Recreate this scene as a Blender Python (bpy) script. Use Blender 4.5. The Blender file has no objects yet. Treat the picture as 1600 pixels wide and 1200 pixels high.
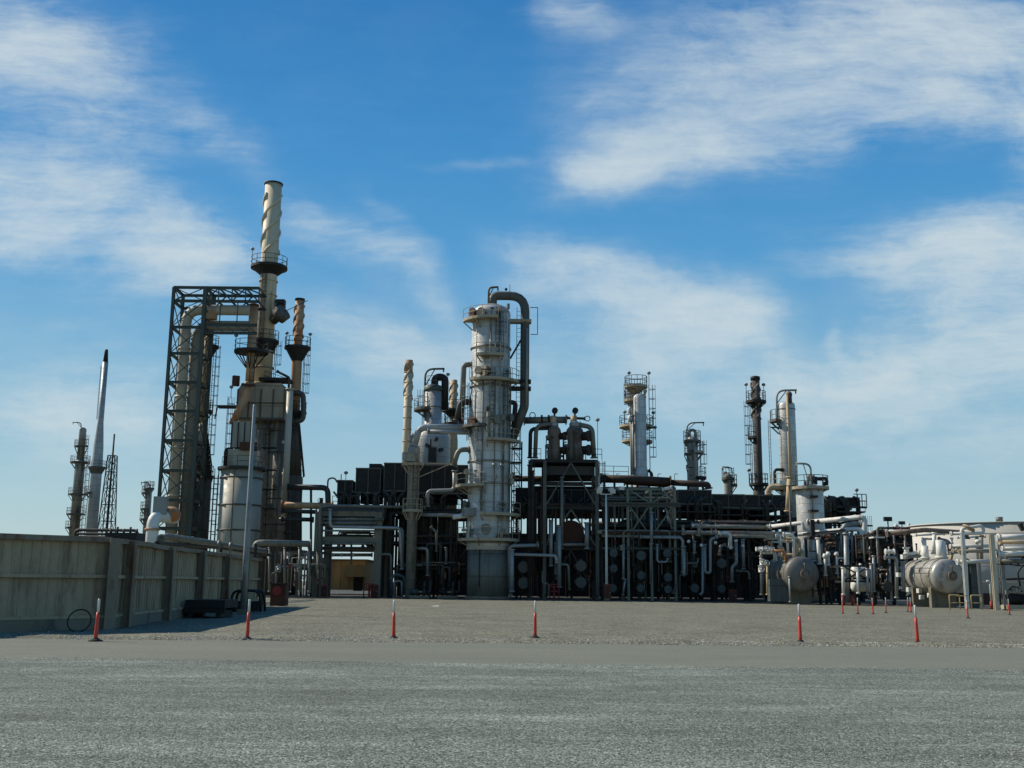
import bpy, math, random
from mathutils import Vector, Matrix
R = math.radians
PI = math.pi
col = bpy.context.scene.collection
SC = bpy.context.scene

# ------------------------------------------------------------------ camera
FPX = 1650.0
EYE = Vector((0, 0, 1.65))
PITCH, ROLL = R(10.65), R(0.55)
cam = bpy.data.objects.new('camera', bpy.data.cameras.new('camera'))
col.objects.link(cam)
RC = Matrix.Rotation(PI/2 + PITCH, 3, 'X') @ Matrix.Rotation(ROLL, 3, 'Z')
cam.matrix_world = Matrix.Translation(EYE) @ RC.to_4x4()
cam.data.sensor_width = 36
cam.data.lens = 36*FPX/1600
cam.data.clip_end = 6000
SC.camera = cam

# ------------------------------------------------------------------ light
SUN_EL, SUN_AZ = R(40), R(-72)      # azimuth measured from +Y towards +X
SUN = Vector((math.sin(SUN_AZ)*math.cos(SUN_EL), math.cos(SUN_AZ)*math.cos(SUN_EL), math.sin(SUN_EL)))
ld = bpy.data.lights.new('sun', 'SUN')
ld.energy = 4.6
ld.angle = R(0.5)
ld.color = (1.0, 0.93, 0.82)
lo = bpy.data.objects.new('sun', ld)
col.objects.link(lo)
lo.rotation_euler = SUN.to_track_quat('Z', 'Y').to_euler()
SC.view_settings.view_transform = 'Standard'
SC.view_settings.look = 'None'
SC.view_settings.gamma = 1.0
SC.view_settings.exposure = 0.2
SC.cycles.max_bounces = 5
SC.cycles.diffuse_bounces = 2


def ray(px, py):
    return RC @ Vector(((px-800)/FPX, (600-py)/FPX, -1))


def V(px, py, Y):                      # the point at distance Y seen at pixel (px, py) of the 1600 px photograph
    d = ray(px, py)
    return EYE + d*((Y-EYE.y)/d.y)


def project(p):
    q = RC.transposed() @ (Vector(p)-EYE)
    return 800+FPX*q.x/-q.z, 600-FPX*q.y/-q.z, -q.z


def zc(X, Y, py):                      # height above X, Y seen at row py
    px = 800+FPX*X/Y
    for _ in range(4):
        z = V(px, py, Y).z
        px = project((X, Y, z))[0]
    return z


def mpp(X, Y, z=5):
    return project((X, Y, z))[2]/FPX


# ---- world: Nishita sky with procedural cirrus
class NT:
    def __init__(s, tree):
        s.t = tree
        s.n = tree.nodes
        s.l = tree.links

    def new(s, typ, **kw):
        n = s.n.new(typ)
        for k, v in kw.items():
            setattr(n, k, v)
        return n

    def put(s, sock, v):
        if v is None:
            return
        if hasattr(v, 'links') or hasattr(v, 'is_linked'):
            s.l.new(v, sock)
        else:
            sock.default_value = v

    def math(s, op, a, b=None, c=None, clamp=False):
        n = s.new('ShaderNodeMath', operation=op, use_clamp=clamp)
        for i, v in enumerate((a, b, c)):
            if v is not None:
                s.put(n.inputs[i], v)
        return n.outputs[0]

    def noise(s, vec, scale, detail=4, rough=.55, dist=0, out=0):
        n = s.new('ShaderNodeTexNoise')
        s.put(n.inputs['Vector'], vec)
        n.inputs['Scale'].default_value = scale
        n.inputs['Detail'].default_value = detail
        n.inputs['Roughness'].default_value = rough
        n.inputs['Distortion'].default_value = dist
        return n.outputs[out]

    def mapr(s, v, a, b, c=0., d=1., smooth=False):
        n = s.new('ShaderNodeMapRange')
        if smooth:
            n.interpolation_type = 'SMOOTHSTEP'
        s.put(n.inputs['Value'], v)
        for i, x in zip((1, 2, 3, 4), (a, b, c, d)):
            s.put(n.inputs[i], x)
        return n.outputs[0]

    def mix(s, f, a, b, typ='MIX'):
        n = s.new('ShaderNodeMix', data_type='RGBA', blend_type=typ)
        s.put(n.inputs[0], f)
        s.put(n.inputs[6], a if not isinstance(a, tuple) else tuple(a[:3])+(1,))
        s.put(n.inputs[7], b if not isinstance(b, tuple) else tuple(b[:3])+(1,))
        return n.outputs[2]

    def mapping(s, vec, scale=(1, 1, 1), rot=(0, 0, 0), loc=(0, 0, 0)):
        n = s.new('ShaderNodeMapping')
        s.put(n.inputs['Vector'], vec)
        n.inputs['Scale'].default_value = scale
        n.inputs['Rotation'].default_value = rot
        n.inputs['Location'].default_value = loc
        return n.outputs[0]

    def xyz(s, vec):
        n = s.new('ShaderNodeSeparateXYZ')
        s.put(n.inputs[0], vec)
        return n.outputs

    def comb(s, x, y, z=0.):
        n = s.new('ShaderNodeCombineXYZ')
        for i, v in enumerate((x, y, z)):
            s.put(n.inputs[i], v)
        return n.outputs[0]


world = bpy.data.worlds.new('World')
SC.world = world
world.use_nodes = True
wn = NT(world.node_tree)
world.node_tree.nodes.clear()
sky = wn.new('ShaderNodeTexSky', sky_type='NISHITA')
sky.sun_disc = False
sky.sun_elevation = SUN_EL
sky.sun_rotation = SUN_AZ
sky.altitude = 200
sky.air_density = 1.0
sky.dust_density = 0.6
sky.ozone_density = 2.5
hs = wn.new('ShaderNodeHueSaturation')
hs.inputs['Saturation'].default_value = 1.3
hs.inputs['Value'].default_value = 1.0
wn.l.new(sky.outputs[0], hs.inputs['Color'])
tc = wn.new('ShaderNodeTexCoord')
X_, Y_, Z_ = wn.xyz(tc.outputs['Generated'])
den = wn.math('ADD', wn.math('ABSOLUTE', Y_), .12)
U_ = wn.math('DIVIDE', X_, den)
W_ = wn.math('DIVIDE', Z_, den)
UV = wn.comb(U_, W_)


def uvpx(px, py):
    d = ray(px, py).normalized()
    return d.x/(abs(d.y)+.12), d.z/(abs(d.y)+.12)


# blobs: centre px, radii px, angle (deg, anticlockwise), strength
BLOBS = [
    (60, 150, 190, 130, -15, 1.0), (20, 40, 160, 80, 0, .5),
    (120, 370, 270, 70, -12, 1.0), (300, 410, 110, 75, -10, .9), (0, 330, 120, 60, 0, .7),
    (330, 220, 80, 35, -30, .55), (500, 370, 120, 32, -38, .6), (620, 430, 150, 28, -42, .55), (600, 350, 60, 18, -50, .4),
    (560, 545, 130, 50, -8, .6), (150, 560, 260, 70, -5, .35),
    (990, 480, 190, 75, -14, 1.15), (1140, 495, 90, 55, -10, .85), (900, 430, 120, 45, -12, .6), (950, 570, 240, 45, -3, .55),
    (1280, 90, 320, 100, 22, .72), (1500, 60, 230, 130, 10, .75), (1160, 205, 230, 60, 14, .68), (1000, 245, 120, 35, 28, .5), (1400, 190, 200, 50, -2, .5), (1150, 130, 260, 130, 20, .3),
    (1590, 250, 60, 110, 0, .6), (880, 15, 60, 35, -25, .8), (1050, 60, 160, 90, 20, .4),
    (1500, 400, 200, 60, -6, 1.0), (1560, 490, 180, 80, 0, 1.0), (1350, 415, 120, 22, 6, .4), (1460, 580, 250, 50, 6, .75), (1330, 545, 30, 18, -50, .35),
    (760, 248, 90, 10, 8, .3), (450, 640, 500, 60, 0, .35), (640, 560, 150, 50, -10, .35), (1500, 640, 300, 80, 0, .7), (60, 660, 240, 80, 0, .55), (1100, 640, 300, 40, 0, .3),
]
warp = wn.noise(wn.mapping(UV, scale=(1, 1.3, 1)), 3.0, 5, .6, 0, 1)
wv = wn.new('ShaderNodeVectorMath', operation='MULTIPLY_ADD')
wn.l.new(warp, wv.inputs[0])
wv.inputs[1].default_value = (.22, .13, 0)
wv.inputs[2].default_value = (-.11, -.065, 0)
wa = wn.new('ShaderNodeVectorMath', operation='ADD')
wn.l.new(UV, wa.inputs[0])
wn.l.new(wv.outputs[0], wa.inputs[1])
UVW = wa.outputs[0]
wsm = wn.new('ShaderNodeVectorMath', operation='MULTIPLY_ADD')
wn.l.new(wv.outputs[0], wsm.inputs[0])
wsm.inputs[1].default_value = (.35, .35, 0)
wn.l.new(UV, wsm.inputs[2])
UVS = wsm.outputs[0]
mask = None
for (bx, by, rx, ry, an, st) in BLOBS:
    cu, cv = uvpx(bx, by)
    su = uvpx(bx+10, by)[0]-uvpx(bx-10, by)[0]
    sv = abs(uvpx(bx, by+10)[1]-uvpx(bx, by-10)[1])
    a = R(an)
    mp = wn.new('ShaderNodeMapping', vector_type='TEXTURE')
    wn.l.new(UVW, mp.inputs['Vector'])
    mp.inputs['Location'].default_value = (cu, cv, 0)
    mp.inputs['Rotation'].default_value = (0, 0, a)
    mp.inputs['Scale'].default_value = (rx*su/20*1.75, ry*sv/20*1.75, 1)
    ln = wn.new('ShaderNodeVectorMath', operation='LENGTH')
    wn.l.new(mp.outputs[0], ln.inputs[0])
    g = wn.mapr(ln.outputs['Value'], 1.0, 0.0, 0., st, True)
    mask = g if mask is None else wn.math('ADD', mask, g)
mask = wn.math('MINIMUM', mask, 1.25)
tilt = wn.mapr(U_, -.25, .35, 0, 1, True)
ROTS = (-16, 20)
def streaks(scale, asp, det, rough, ofs):
    a = wn.noise(wn.mapping(UVS, scale=(1, asp, 1), rot=(0, 0, R(-ROTS[0])), loc=(ofs, 0, 0)), scale, det, rough)
    c = wn.noise(wn.mapping(UVS, scale=(1, asp, 1), rot=(0, 0, R(-ROTS[1])), loc=(ofs, 2, 0)), scale, det, rough)
    return wn.math('ADD', wn.math('MULTIPLY', a, wn.math('SUBTRACT', 1., tilt)), wn.math('MULTIPLY', c, tilt))
st1 = streaks(4.5, 3.6, 9, .66, 0)
st3 = streaks(15.0, 5.0, 7, .7, 5)
st2 = wn.noise(wn.mapping(UVW, scale=(1, 1.3, 1), loc=(3, 1, 0)), 6.0, 10, .68, .3)
nz = wn.math('ADD', wn.math('MULTIPLY', st1, .42), wn.math('ADD', wn.math('MULTIPLY', st2, .36), wn.math('MULTIPLY', st3, .22)))
nzc = wn.math('MULTIPLY', wn.math('SUBTRACT', nz, .5), 5.2)
lim = wn.math('MINIMUM', wn.math('ADD', wn.math('MULTIPLY', mask, 1.3), .18), 1.)
dens = wn.math('ADD', wn.math('SUBTRACT', mask, .10), wn.math('MULTIPLY', nzc, lim))
dens = wn.math('MULTIPLY', wn.mapr(dens, -.25, 1.8, 0, 1., True), .90)
# a little low haze all round
zc_ = wn.math('MAXIMUM', Z_, 0.)
low = wn.mapr(zc_, 0.0, .24, .55, 0., True)
KS = 8.9
CLOUD = (.60*KS, .69*KS, .72*KS)
HAZE = (2.5, 3.3, 3.65)
ramp = wn.new('ShaderNodeValToRGB')
wn.l.new(zc_, ramp.inputs[0])
E = ramp.color_ramp.elements
GR = [(0.0, (.44, .58, .62)), (.07, (.38, .555, .62)), (.185, (.21, .45, .63)), (.30, (.085, .33, .62)), (.40, (.048, .26, .57)), (.52, (.026, .19, .48)), (1.0, (.012, .10, .33))]
while len(E) < len(GR):
    E.new(.5)
for e_, (p_, c_) in zip(E, GR):
    e_.position = p_
    e_.color = tuple(x for x in c_)+(1,)
grad = wn.mix(1.0, ramp.outputs[0], (KS, KS, KS), 'MULTIPLY')
skyc = wn.mix(.88, hs.outputs[0], grad)
skyc = wn.mix(dens, skyc, CLOUD)
bg = wn.new('ShaderNodeBackground')
bg.inputs['Strength'].default_value = 0.10
wn.l.new(skyc, bg.inputs['Color'])
wo = wn.new('ShaderNodeOutputWorld')
wn.l.new(bg.outputs[0], wo.inputs[0])
world.cycles.sampling_method = 'MANUAL'
world.cycles.sample_map_resolution = 512


# ------------------------------------------------------------------ materials
MATS = {}
KEEP = dict(silver=.85, silver2=.8, brightcol=.95, whitepipe=.95, tankpaint=.88, vesselshiny=.8, vessel=.46, stack=1.1, tan=1.1, rusty=1.5, heater=.85, heaterdark=1.7, orange=.8,
            whiteband=.8, fencepanel=1.22, fencesteel=1.5, beige=.85, yellow=.85, buildtan=1.1, greensteel=.85, palegreen=1.0, redpaint=.6, duct=1.45, ductdark=1.3, creampaint=.85, lampglass=.8, galv=.75, greypipe=.65, concrete=.75, skirtpaint=.9)


def mat(name, c, rough=.6, metal=0., var=.25, c2=None, amt=.5, scale=.6, streak=3., seams=None, bump=.15, spec=.5):
    """painted / bare metal, weathered: c2 blotches (rust, dirt), vertical streaks, optional cladding seams (dz, n around)."""
    kf = KEEP.get(name, .5)
    cool = name in ('brightcol', 'silver', 'whitepipe', 'tankpaint', 'whiteband', 'galv', 'vesselshiny', 'vessel', 'stone')
    c = (c[0]*kf*(1.03 if cool else 1.10), c[1]*kf, c[2]*kf*(.95 if cool else .82))
    if c2:
        c2 = tuple(x*min(1.3, kf+.1) for x in c2)
    m = bpy.data.materials.new(name)
    m.use_nodes = True
    t = NT(m.node_tree)
    b = t.n['Principled BSDF']
    tcn = t.new('ShaderNodeTexCoord')
    P = tcn.outputs['Object']
    geo = t.new('ShaderNodeNewGeometry')
    P = geo.outputs['Position']
    n1 = t.noise(t.mapping(P, scale=(1, 1, 1/streak)), scale, 6, .6)
    n2 = t.noise(P, scale*6, 4, .6)
    v = t.mapr(t.math('ADD', t.math('MULTIPLY', n1, .65), t.math('MULTIPLY', n2, .35)), .3, .7, 1-var, 1+var)
    base = t.mix(1.0, c, t.comb(v, v, v), 'MULTIPLY')
    if c2:
        n3 = t.noise(t.mapping(P, scale=(1, 1, 1/(streak*1.5)), loc=(5, 3, 1)), scale*1.7, 8, .68)
        f = t.mapr(n3, .62-.22*amt, .74-.18*amt, 0., .9, True)
        base = t.mix(f, base, c2)
    h = n2
    if seams:
        dz, na = seams
        X, Y, Z = t.xyz(tcn.outputs['Object'])
        fz = t.math('ABSOLUTE', t.math('SUBTRACT', t.math('FRACT', t.math('DIVIDE', Z, dz)), .5))
        line = t.mapr(fz, .44, .485, 0, 1)
        row = t.math('FLOOR', t.math('DIVIDE', Z, dz))
        if na:
            ang = t.math('ADD', t.math('DIVIDE', t.math('ARCTAN2', Y, X), 2*PI), t.math('MULTIPLY', row, .37/na))
            fa = t.math('ABSOLUTE', t.math('SUBTRACT', t.math('FRACT', t.math('MULTIPLY', ang, na)), .5))
            line = t.math('MAXIMUM', line, t.mapr(fa, .47, .49, 0, .8))
            cell = t.math('FLOOR', t.math('MULTIPLY', ang, na))
        else:
            cell = 0.
        wnn = t.new('ShaderNodeTexWhiteNoise', noise_dimensions='2D')
        t.put(wnn.inputs['Vector'], t.comb(row, cell))
        pv = t.mapr(wnn.outputs['Value'], 0, 1, .86, 1.1)
        base = t.mix(1.0, base, t.comb(pv, pv, pv), 'MULTIPLY')
        base = t.mix(t.math('MULTIPLY', line, .5), base, tuple(x*.35 for x in c[:3]))
        h = t.math('SUBTRACT', n2, line)
    t.put(b.inputs['Base Color'], base)
    t.put(b.inputs['Roughness'], t.mapr(n2, .3, .7, max(rough-.12, .05), min(rough+.15, 1)))
    b.inputs['Metallic'].default_value = metal
    b.inputs['Specular IOR Level'].default_value = spec
    bp = t.new('ShaderNodeBump')
    bp.inputs['Strength'].default_value = bump
    bp.inputs['Distance'].default_value = .05
    t.put(bp.inputs['Height'], h)
    t.put(b.inputs['Normal'], bp.outputs[0])
    MATS[name] = m
    return m


mat('silver', (.38, .39, .38), .5, .25, .22, (.17, .15, .12), .35, .5, 4, (1.1, 9), .2)
mat('silver2', (.33, .34, .33), .5, .25, .25, (.14, .12, .10), .5, .6, 4, (.9, 7), .2)
mat('brightcol', (.5, .51, .49), .45, .2, .14, (.30, .28, .24), .1, .5, 4, (.85, 8), .2)
mat('heater', (.33, .335, .31), .6, .1, .2, (.16, .13, .10), .35, .3, 5, None, .15)
mat('heaterdark', (.175, .162, .14), .75, 0, .3, (.07, .05, .035), .5, .3, 5, (2.3, 8), .2)
mat('stack', (.44, .40, .32), .65, 0, .18, (.20, .13, .08), .3, .35, 6, None, .12)
mat('tan', (.36, .29, .20), .7, 0, .25, (.19, .09, .04), .5, .5, 5, None, .15)
mat('rusty', (.25, .172, .115), .8, 0, .35, (.27, .10, .03), .75, .6, 3, None, .25)
mat('rustred', (.13, .05, .028), .85, 0, .4, (.05, .02, .012), .5, .8, 3)
mat('brownpipe', (.075, .045, .032), .8, 0, .3, (.03, .018, .012), .5, .8, 1)
mat('duct', (.27, .265, .24), .6, .05, .2, (.13, .09, .05), .35, .4, 5, None, .15)
mat('ductdark', (.17, .175, .165), .6, .05, .2, (.10, .07, .04), .4, .4, 5, None, .15)
mat('greensteel', (.052, .072, .066), .6, .1, .25, (.05, .035, .025), .4, .8, 3)
mat('greysteel', (.16, .165, .15), .65, .1, .25, (.09, .06, .04), .4, .8, 3)
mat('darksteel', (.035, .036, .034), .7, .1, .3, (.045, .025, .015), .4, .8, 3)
mat('black', (.018, .018, .018), .7, 0, .3, None)
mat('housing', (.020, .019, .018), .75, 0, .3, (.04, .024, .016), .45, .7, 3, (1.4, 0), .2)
mat('beige', (.36, .33, .265), .7, 0, .2, (.22, .14, .08), .3, .8, 2)
mat('galv', (.30, .32, .31), .5, .3, .2, (.18, .17, .15), .3, .8, 2)
mat('greypipe', (.22, .235, .225), .55, .15, .25, (.10, .08, .06), .45, .8, 1.5)
mat('whitepipe', (.62, .62, .57), .55, 0, .15, (.30, .24, .17), .25, .8, 1)
mat('dkpipe', (.07, .072, .068), .65, .1, .3, (.08, .045, .025), .4, .8, 1.5)
mat('concrete', (.21, .20, .165), .9, 0, .25, (.09, .085, .07), .4, .5, 2)
mat('buildtan', (.34, .25, .12), .85, 0, .15, (.22, .16, .08), .3, .5, 3)
mat('tankpaint', (.52, .50, .44), .7, 0, .08, (.42, .38, .32), .3, .15, 6, (2.4, 0), .05)
mat('vessel', (.30, .29, .255), .55, .15, .25, (.15, .12, .09), .45, .8, 1.5)
mat('redpaint', (.33, .035, .025), .65, 0, .25, (.12, .03, .02), .3, 1, 1)
mat('yellow', (.50, .40, .22), .65, 0, .2, (.25, .17, .09), .3, 1, 1)
mat('fencepanel', (.265, .23, .17), .8, 0, .28, (.15, .105, .065), .5, .9, 4, None, .25)
mat('fencesteel', (.125, .11, .088), .8, 0, .3, (.11, .055, .028), .6, .9, 2, None, .3)
mat('orange', (.62, .06, .03), .5, 0, .12, None)
mat('whiteband', (.75, .75, .72), .4, 0, .08, None)
mat('rubber', (.02, .02, .02), .85, 0, .2, None)
mat('lampglass', (.6, .6, .55), .2, 0, .05, None)
mat('bluegrey', (.10, .135, .15), .6, .1, .25, (.05, .06, .06), .4, .6, 3, (1.6, 0), .15)
mat('palegreen', (.13, .165, .14), .6, .1, .25, (.09, .07, .05), .4, .8, 3)
mat('heaterblack', (.17, .155, .13), .75, 0, .3, (.07, .05, .035), .5, .4, 5, (2.3, 8), .2)
mat('darkstack', (.13, .12, .11), .75, 0, .3, (.06, .045, .035), .5, .4, 5, None, .15)
mat('vesselshiny', (.46, .45, .41), .38, .35, .2, (.22, .17, .11), .4, .8, 1.5)
mat('creampaint', (.55, .52, .44), .6, 0, .15, (.3, .22, .15), .3, .8, 3)
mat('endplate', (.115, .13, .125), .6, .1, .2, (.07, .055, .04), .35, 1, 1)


# ------------------------------------------------------------------ mesh builder
class MB:
    def __init__(s):
        s.v, s.f, s.sm = [], [], []

    def add(s, vs, fs, smooth=False):
        o = len(s.v)
        s.v += [tuple(p) for p in vs]
        s.f += [tuple(i+o for i in f) for f in fs]
        s.sm += [smooth]*len(fs)
        return s

    def box(s, c, d, rz=0):
        cx, cy, cz_ = c
        ca, sa = math.cos(rz), math.sin(rz)
        vs = []
        for k in (-.5, .5):
            for i, j in ((-.5, -.5), (.5, -.5), (.5, .5), (-.5, .5)):
                x, y = i*d[0], j*d[1]
                vs.append((cx+x*ca-y*sa, cy+x*sa+y*ca, cz_+k*d[2]))
        return s.add(vs, [(3, 2, 1, 0), (4, 5, 6, 7), (0, 1, 5, 4), (1, 2, 6, 5), (2, 3, 7, 6), (3, 0, 4, 7)])

    def beam(s, a, b, w, h=None, up=None):
        a, b = Vector(a), Vector(b)
        h = h or w
        d = (b-a)
        if d.length < 1e-6:
            return s
        d.normalize()
        u = Vector(up) if up else (Vector((0, 0, 1)) if abs(d.z) < .95 else Vector((0, 1, 0)))
        sx = d.cross(u).normalized()
        sy = sx.cross(d).normalized()
        vs = []
        for p in (a, b):
            for i, j in ((-.5, -.5), (.5, -.5), (.5, .5), (-.5, .5)):
                vs.append(p+sx*i*w+sy*j*h)
        return s.add(vs, [(0, 1, 2, 3), (7, 6, 5, 4), (4, 5, 1, 0), (5, 6, 2, 1), (6, 7, 3, 2), (7, 4, 0, 3)])

    def ibeam(s, a, b, w, h=None, up=None, t=.16):
        """H section: two flanges and a web, flanges facing up/down (or along `up`)."""
        a, b = Vector(a), Vector(b)
        h = h or w
        d = (b-a).normalized()
        u = Vector(up) if up else (Vector((0, 0, 1)) if abs(d.z) < .95 else Vector((0, 1, 0)))
        sx = d.cross(u).normalized()
        sy = sx.cross(d).normalized()
        pts = [(-.5, -.5), (.5, -.5), (.5, -.5+t), (t/2, -.5+t), (t/2, .5-t), (.5, .5-t), (.5, .5), (-.5, .5), (-.5, .5-t), (-t/2, .5-t), (-t/2, -.5+t), (-.5, -.5+t)]
        vs = [p+sx*i*w+sy*j*h for p in (a, b) for i, j in pts]
        n = 12
        fs = [(i, i+n, (i+1) % n+n, (i+1) % n) for i in range(n)]
        fs += [(0, 1, 2, 11), (2, 3, 10, 11), (3, 4, 9, 10), (4, 5, 8, 9), (5, 6, 7, 8)]
        fs += [tuple(i+n for i in reversed(f)) for f in fs[-5:]]
        return s.add(vs, fs)

    def tube(s, pts, r, n=8, bend=None, caps=True):
        pts = [Vector(p) for p in pts]
        r0 = r if not isinstance(r, (list, tuple)) else r[0]
        if bend is None:
            bend = r0*2.5
        if len(pts) > 2 and bend > 0 and not isinstance(r, (list, tuple)):
            out = [pts[0]]
            for i in range(1, len(pts)-1):
                a, b, c = pts[i-1], pts[i], pts[i+1]
                d1, d2 = (a-b), (c-b)
                l1, l2 = d1.length, d2.length
                if l1 < 1e-6 or l2 < 1e-6:
                    continue
                d1.normalize()
                d2.normalize()
                cs = max(-1, min(1, d1.dot(d2)))
                ang = math.acos(cs)
                if ang > PI-.05:
                    out.append(b)
                    continue
                tl = min(bend/math.tan(ang/2), l1*.49, l2*.49)
                p1, p2 = b+d1*tl, b+d2*tl
                k = 5 if n > 6 else 3
                for q in range(k+1):
                    t = q/k
                    out.append(p1*(1-t)**2+b*2*t*(1-t)+p2*t*t)
            out.append(pts[-1])
            pts = out
        m = len(pts)
        rs = r if isinstance(r, (list, tuple)) else [r]*m
        d = (pts[1]-pts[0]).normalized()
        u = Vector((0, 0, 1)) if abs(d.z) < .9 else Vector((0, 1, 0))
        x = d.cross(u).normalized()
        vs, fs = [], []
        for i, p in enumerate(pts):
            if i == 0:
                t = (pts[1]-p)
            elif i == m-1:
                t = (p-pts[i-1])
            else:
                t = (pts[i+1]-p).normalized()+(p-pts[i-1]).normalized()
            if t.length < 1e-9:
                t = d
            t.normalize()
            x = (x-t*x.dot(t))
            if x.length < 1e-6:
                x = t.orthogonal()
            x.normalize()
            y = t.cross(x)
            for k in range(n):
                a = 2*PI*k/n
                vs.append(p+(x*math.cos(a)+y*math.sin(a))*rs[i])
        for i in range(m-1):
            for k in range(n):
                fs.append((i*n+k, i*n+(k+1) % n, (i+1)*n+(k+1) % n, (i+1)*n+k))
        s.add(vs, fs, n > 5)
        if caps:
            o = len(s.v)-len(vs)
            s.f.append(tuple(o+k for k in reversed(range(n))))
            s.f.append(tuple(o+(m-1)*n+k for k in range(n)))
            s.sm += [False, False]
        return s

    def cyl(s, a, b, r0, r1=None, n=16):
        return s.tube([a, b], [r0, r0 if r1 is None else r1], n)

    def lathe(s, cx, cy, prof, n=32, a0=0, a1=360, smooth=True):
        full = abs(a1-a0) >= 359.9
        k = n if full else n+1
        vs, fs = [], []
        for (r, z) in prof:
            for i in range(k):
                a = R(a0+(a1-a0)*i/n)
                vs.append((cx+r*math.cos(a), cy+r*math.sin(a), z))
        for j in range(len(prof)-1):
            for i in range(n):
                i2 = (i+1) % k
                fs.append((j*k+i, j*k+i2, (j+1)*k+i2, (j+1)*k+i))
        s.add(vs, fs, smooth)
        o = len(s.v)-len(vs)
        if not full and len(prof) > 3:
            s.f.append(tuple(o+j*k for j in range(len(prof))))
            s.f.append(tuple(o+j*k+n for j in reversed(range(len(prof)))))
            s.sm += [False, False]
        elif full and prof[0] != prof[-1]:
            if prof[0][0] > 1e-4:
                s.f.append(tuple(o+i for i in reversed(range(k))))
                s.sm.append(False)
            if prof[-1][0] > 1e-4:
                s.f.append(tuple(o+(len(prof)-1)*k+i for i in range(k)))
                s.sm.append(False)
        return s

    def sphere(s, c, r, n=12, m=8, sx=(1, 1, 1)):
        vs, fs = [], []
        for j in range(m+1):
            ph = PI*j/m
            for i in range(n):
                a = 2*PI*i/n
                vs.append((c[0]+r*sx[0]*math.sin(ph)*math.cos(a), c[1]+r*sx[1]*math.sin(ph)*math.sin(a), c[2]+r*sx[2]*math.cos(ph)))
        for j in range(m):
            for i in range(n):
                fs.append((j*n+i, (j+1)*n+i, (j+1)*n+(i+1) % n, j*n+(i+1) % n))
        return s.add(vs, fs, True)

    def ring(s, c, r, tr, n=20, m=6, axis='Z', a0=0, a1=360):
        k = n
        full = abs(a1-a0) > 359
        pts = []
        for i in range(k+(1)):
            a = R(a0+(a1-a0)*i/k)
            p = (r*math.cos(a), r*math.sin(a), 0)
            if axis == 'Y':
                p = (p[0], 0, p[1])
            if axis == 'X':
                p = (0, p[0], p[1])
            pts.append(Vector(c)+Vector(p))
        return s.tube(pts, [tr]*len(pts), m, caps=not full)

    def build(s, name, m, parent=None, loc=None):
        me = bpy.data.meshes.new(name)
        if parent is not None:
            base = parent
            off = Vector((0, 0, 0))
            while base is not None:
                off = off+base.location
                base = base.parent
        else:
            off = Vector(loc) if loc is not None else Vector((0, 0, 0))
        me.from_pydata([(x-off.x, y-off.y, z-off.z) for x, y, z in s.v], [], s.f)
        me.polygons.foreach_set('use_smooth', s.sm)
        me.materials.append(MATS[m] if isinstance(m, str) else m)
        me.update()
        o = bpy.data.objects.new(name, me)
        col.objects.link(o)
        if parent is not None:
            o.parent = parent
        else:
            o.location = off
        return o


def tag(o, label=None, cat=None, group=None, kind=None):
    if label:
        o['label'] = label
    if cat:
        o['category'] = cat
    if group:
        o['group'] = group
    if kind:
        o['kind'] = kind
    return o


def thing(name, label, cat, loc, group=None):
    o = bpy.data.objects.new(name, None)
    o.empty_display_size = .3
    col.objects.link(o)
    o.location = (loc[0], loc[1], loc[2] if len(loc) > 2 else 0)
    return tag(o, label, cat, group)


def copy_tree(o, parent=None):
    c = o.copy()
    col.objects.link(c)
    c.parent = parent
    for ch in list(o.children):
        copy_tree(ch, c)
    return c


def platform(root, cx, cy, z, ri, ro, a0=0, a1=360, m='greysteel', rail=True, knee=1.0, rm=None, cone=False):
    """round walkway with brackets (part) and its handrail (sub-part)"""
    b = MB()
    n = max(6, int(abs(a1-a0)/12))
    b.lathe(cx, cy, [(ri, z-.22), (ro, z-.22), (ro, z+.06), (ri, z+.06)] + ([(ri, z-.22)] if a1-a0 >= 359.9 else []), n, a0, a1, False)
    if cone:
        b.lathe(cx, cy, [(ri-.02, z-knee), (ro-.15, z-.22)], n, a0, a1, False)
    else:
        k = max(2, int((a1-a0)/45))
        for i in range(k+1):
            a = R(a0+(a1-a0)*i/k)
            c_, s_ = math.cos(a), math.sin(a)
            b.beam((cx+(ri-.05)*c_, cy+(ri-.05)*s_, z-knee), (cx+ro*.97*c_, cy+ro*.97*s_, z-.15), .1)
    d = b.build('platform', m, root)
    if rail:
        h = MB()
        k = max(3, int((a1-a0)/30))
        full = a1-a0 >= 359.9
        rr = ro-.05
        for q in (.55, 1.1):
            h.ring((cx, cy, z+q), rr, .035, n, 5, 'Z', a0, a1)
        for i in range(k+(0 if full else 1)):
            a = R(a0+(a1-a0)*i/k)
            h.cyl((cx+rr*math.cos(a), cy+rr*math.sin(a), z), (cx+rr*math.cos(a), cy+rr*math.sin(a), z+1.1), .035, n=5)
        h.build('handrail', rm or m, d)
    return d


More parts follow.
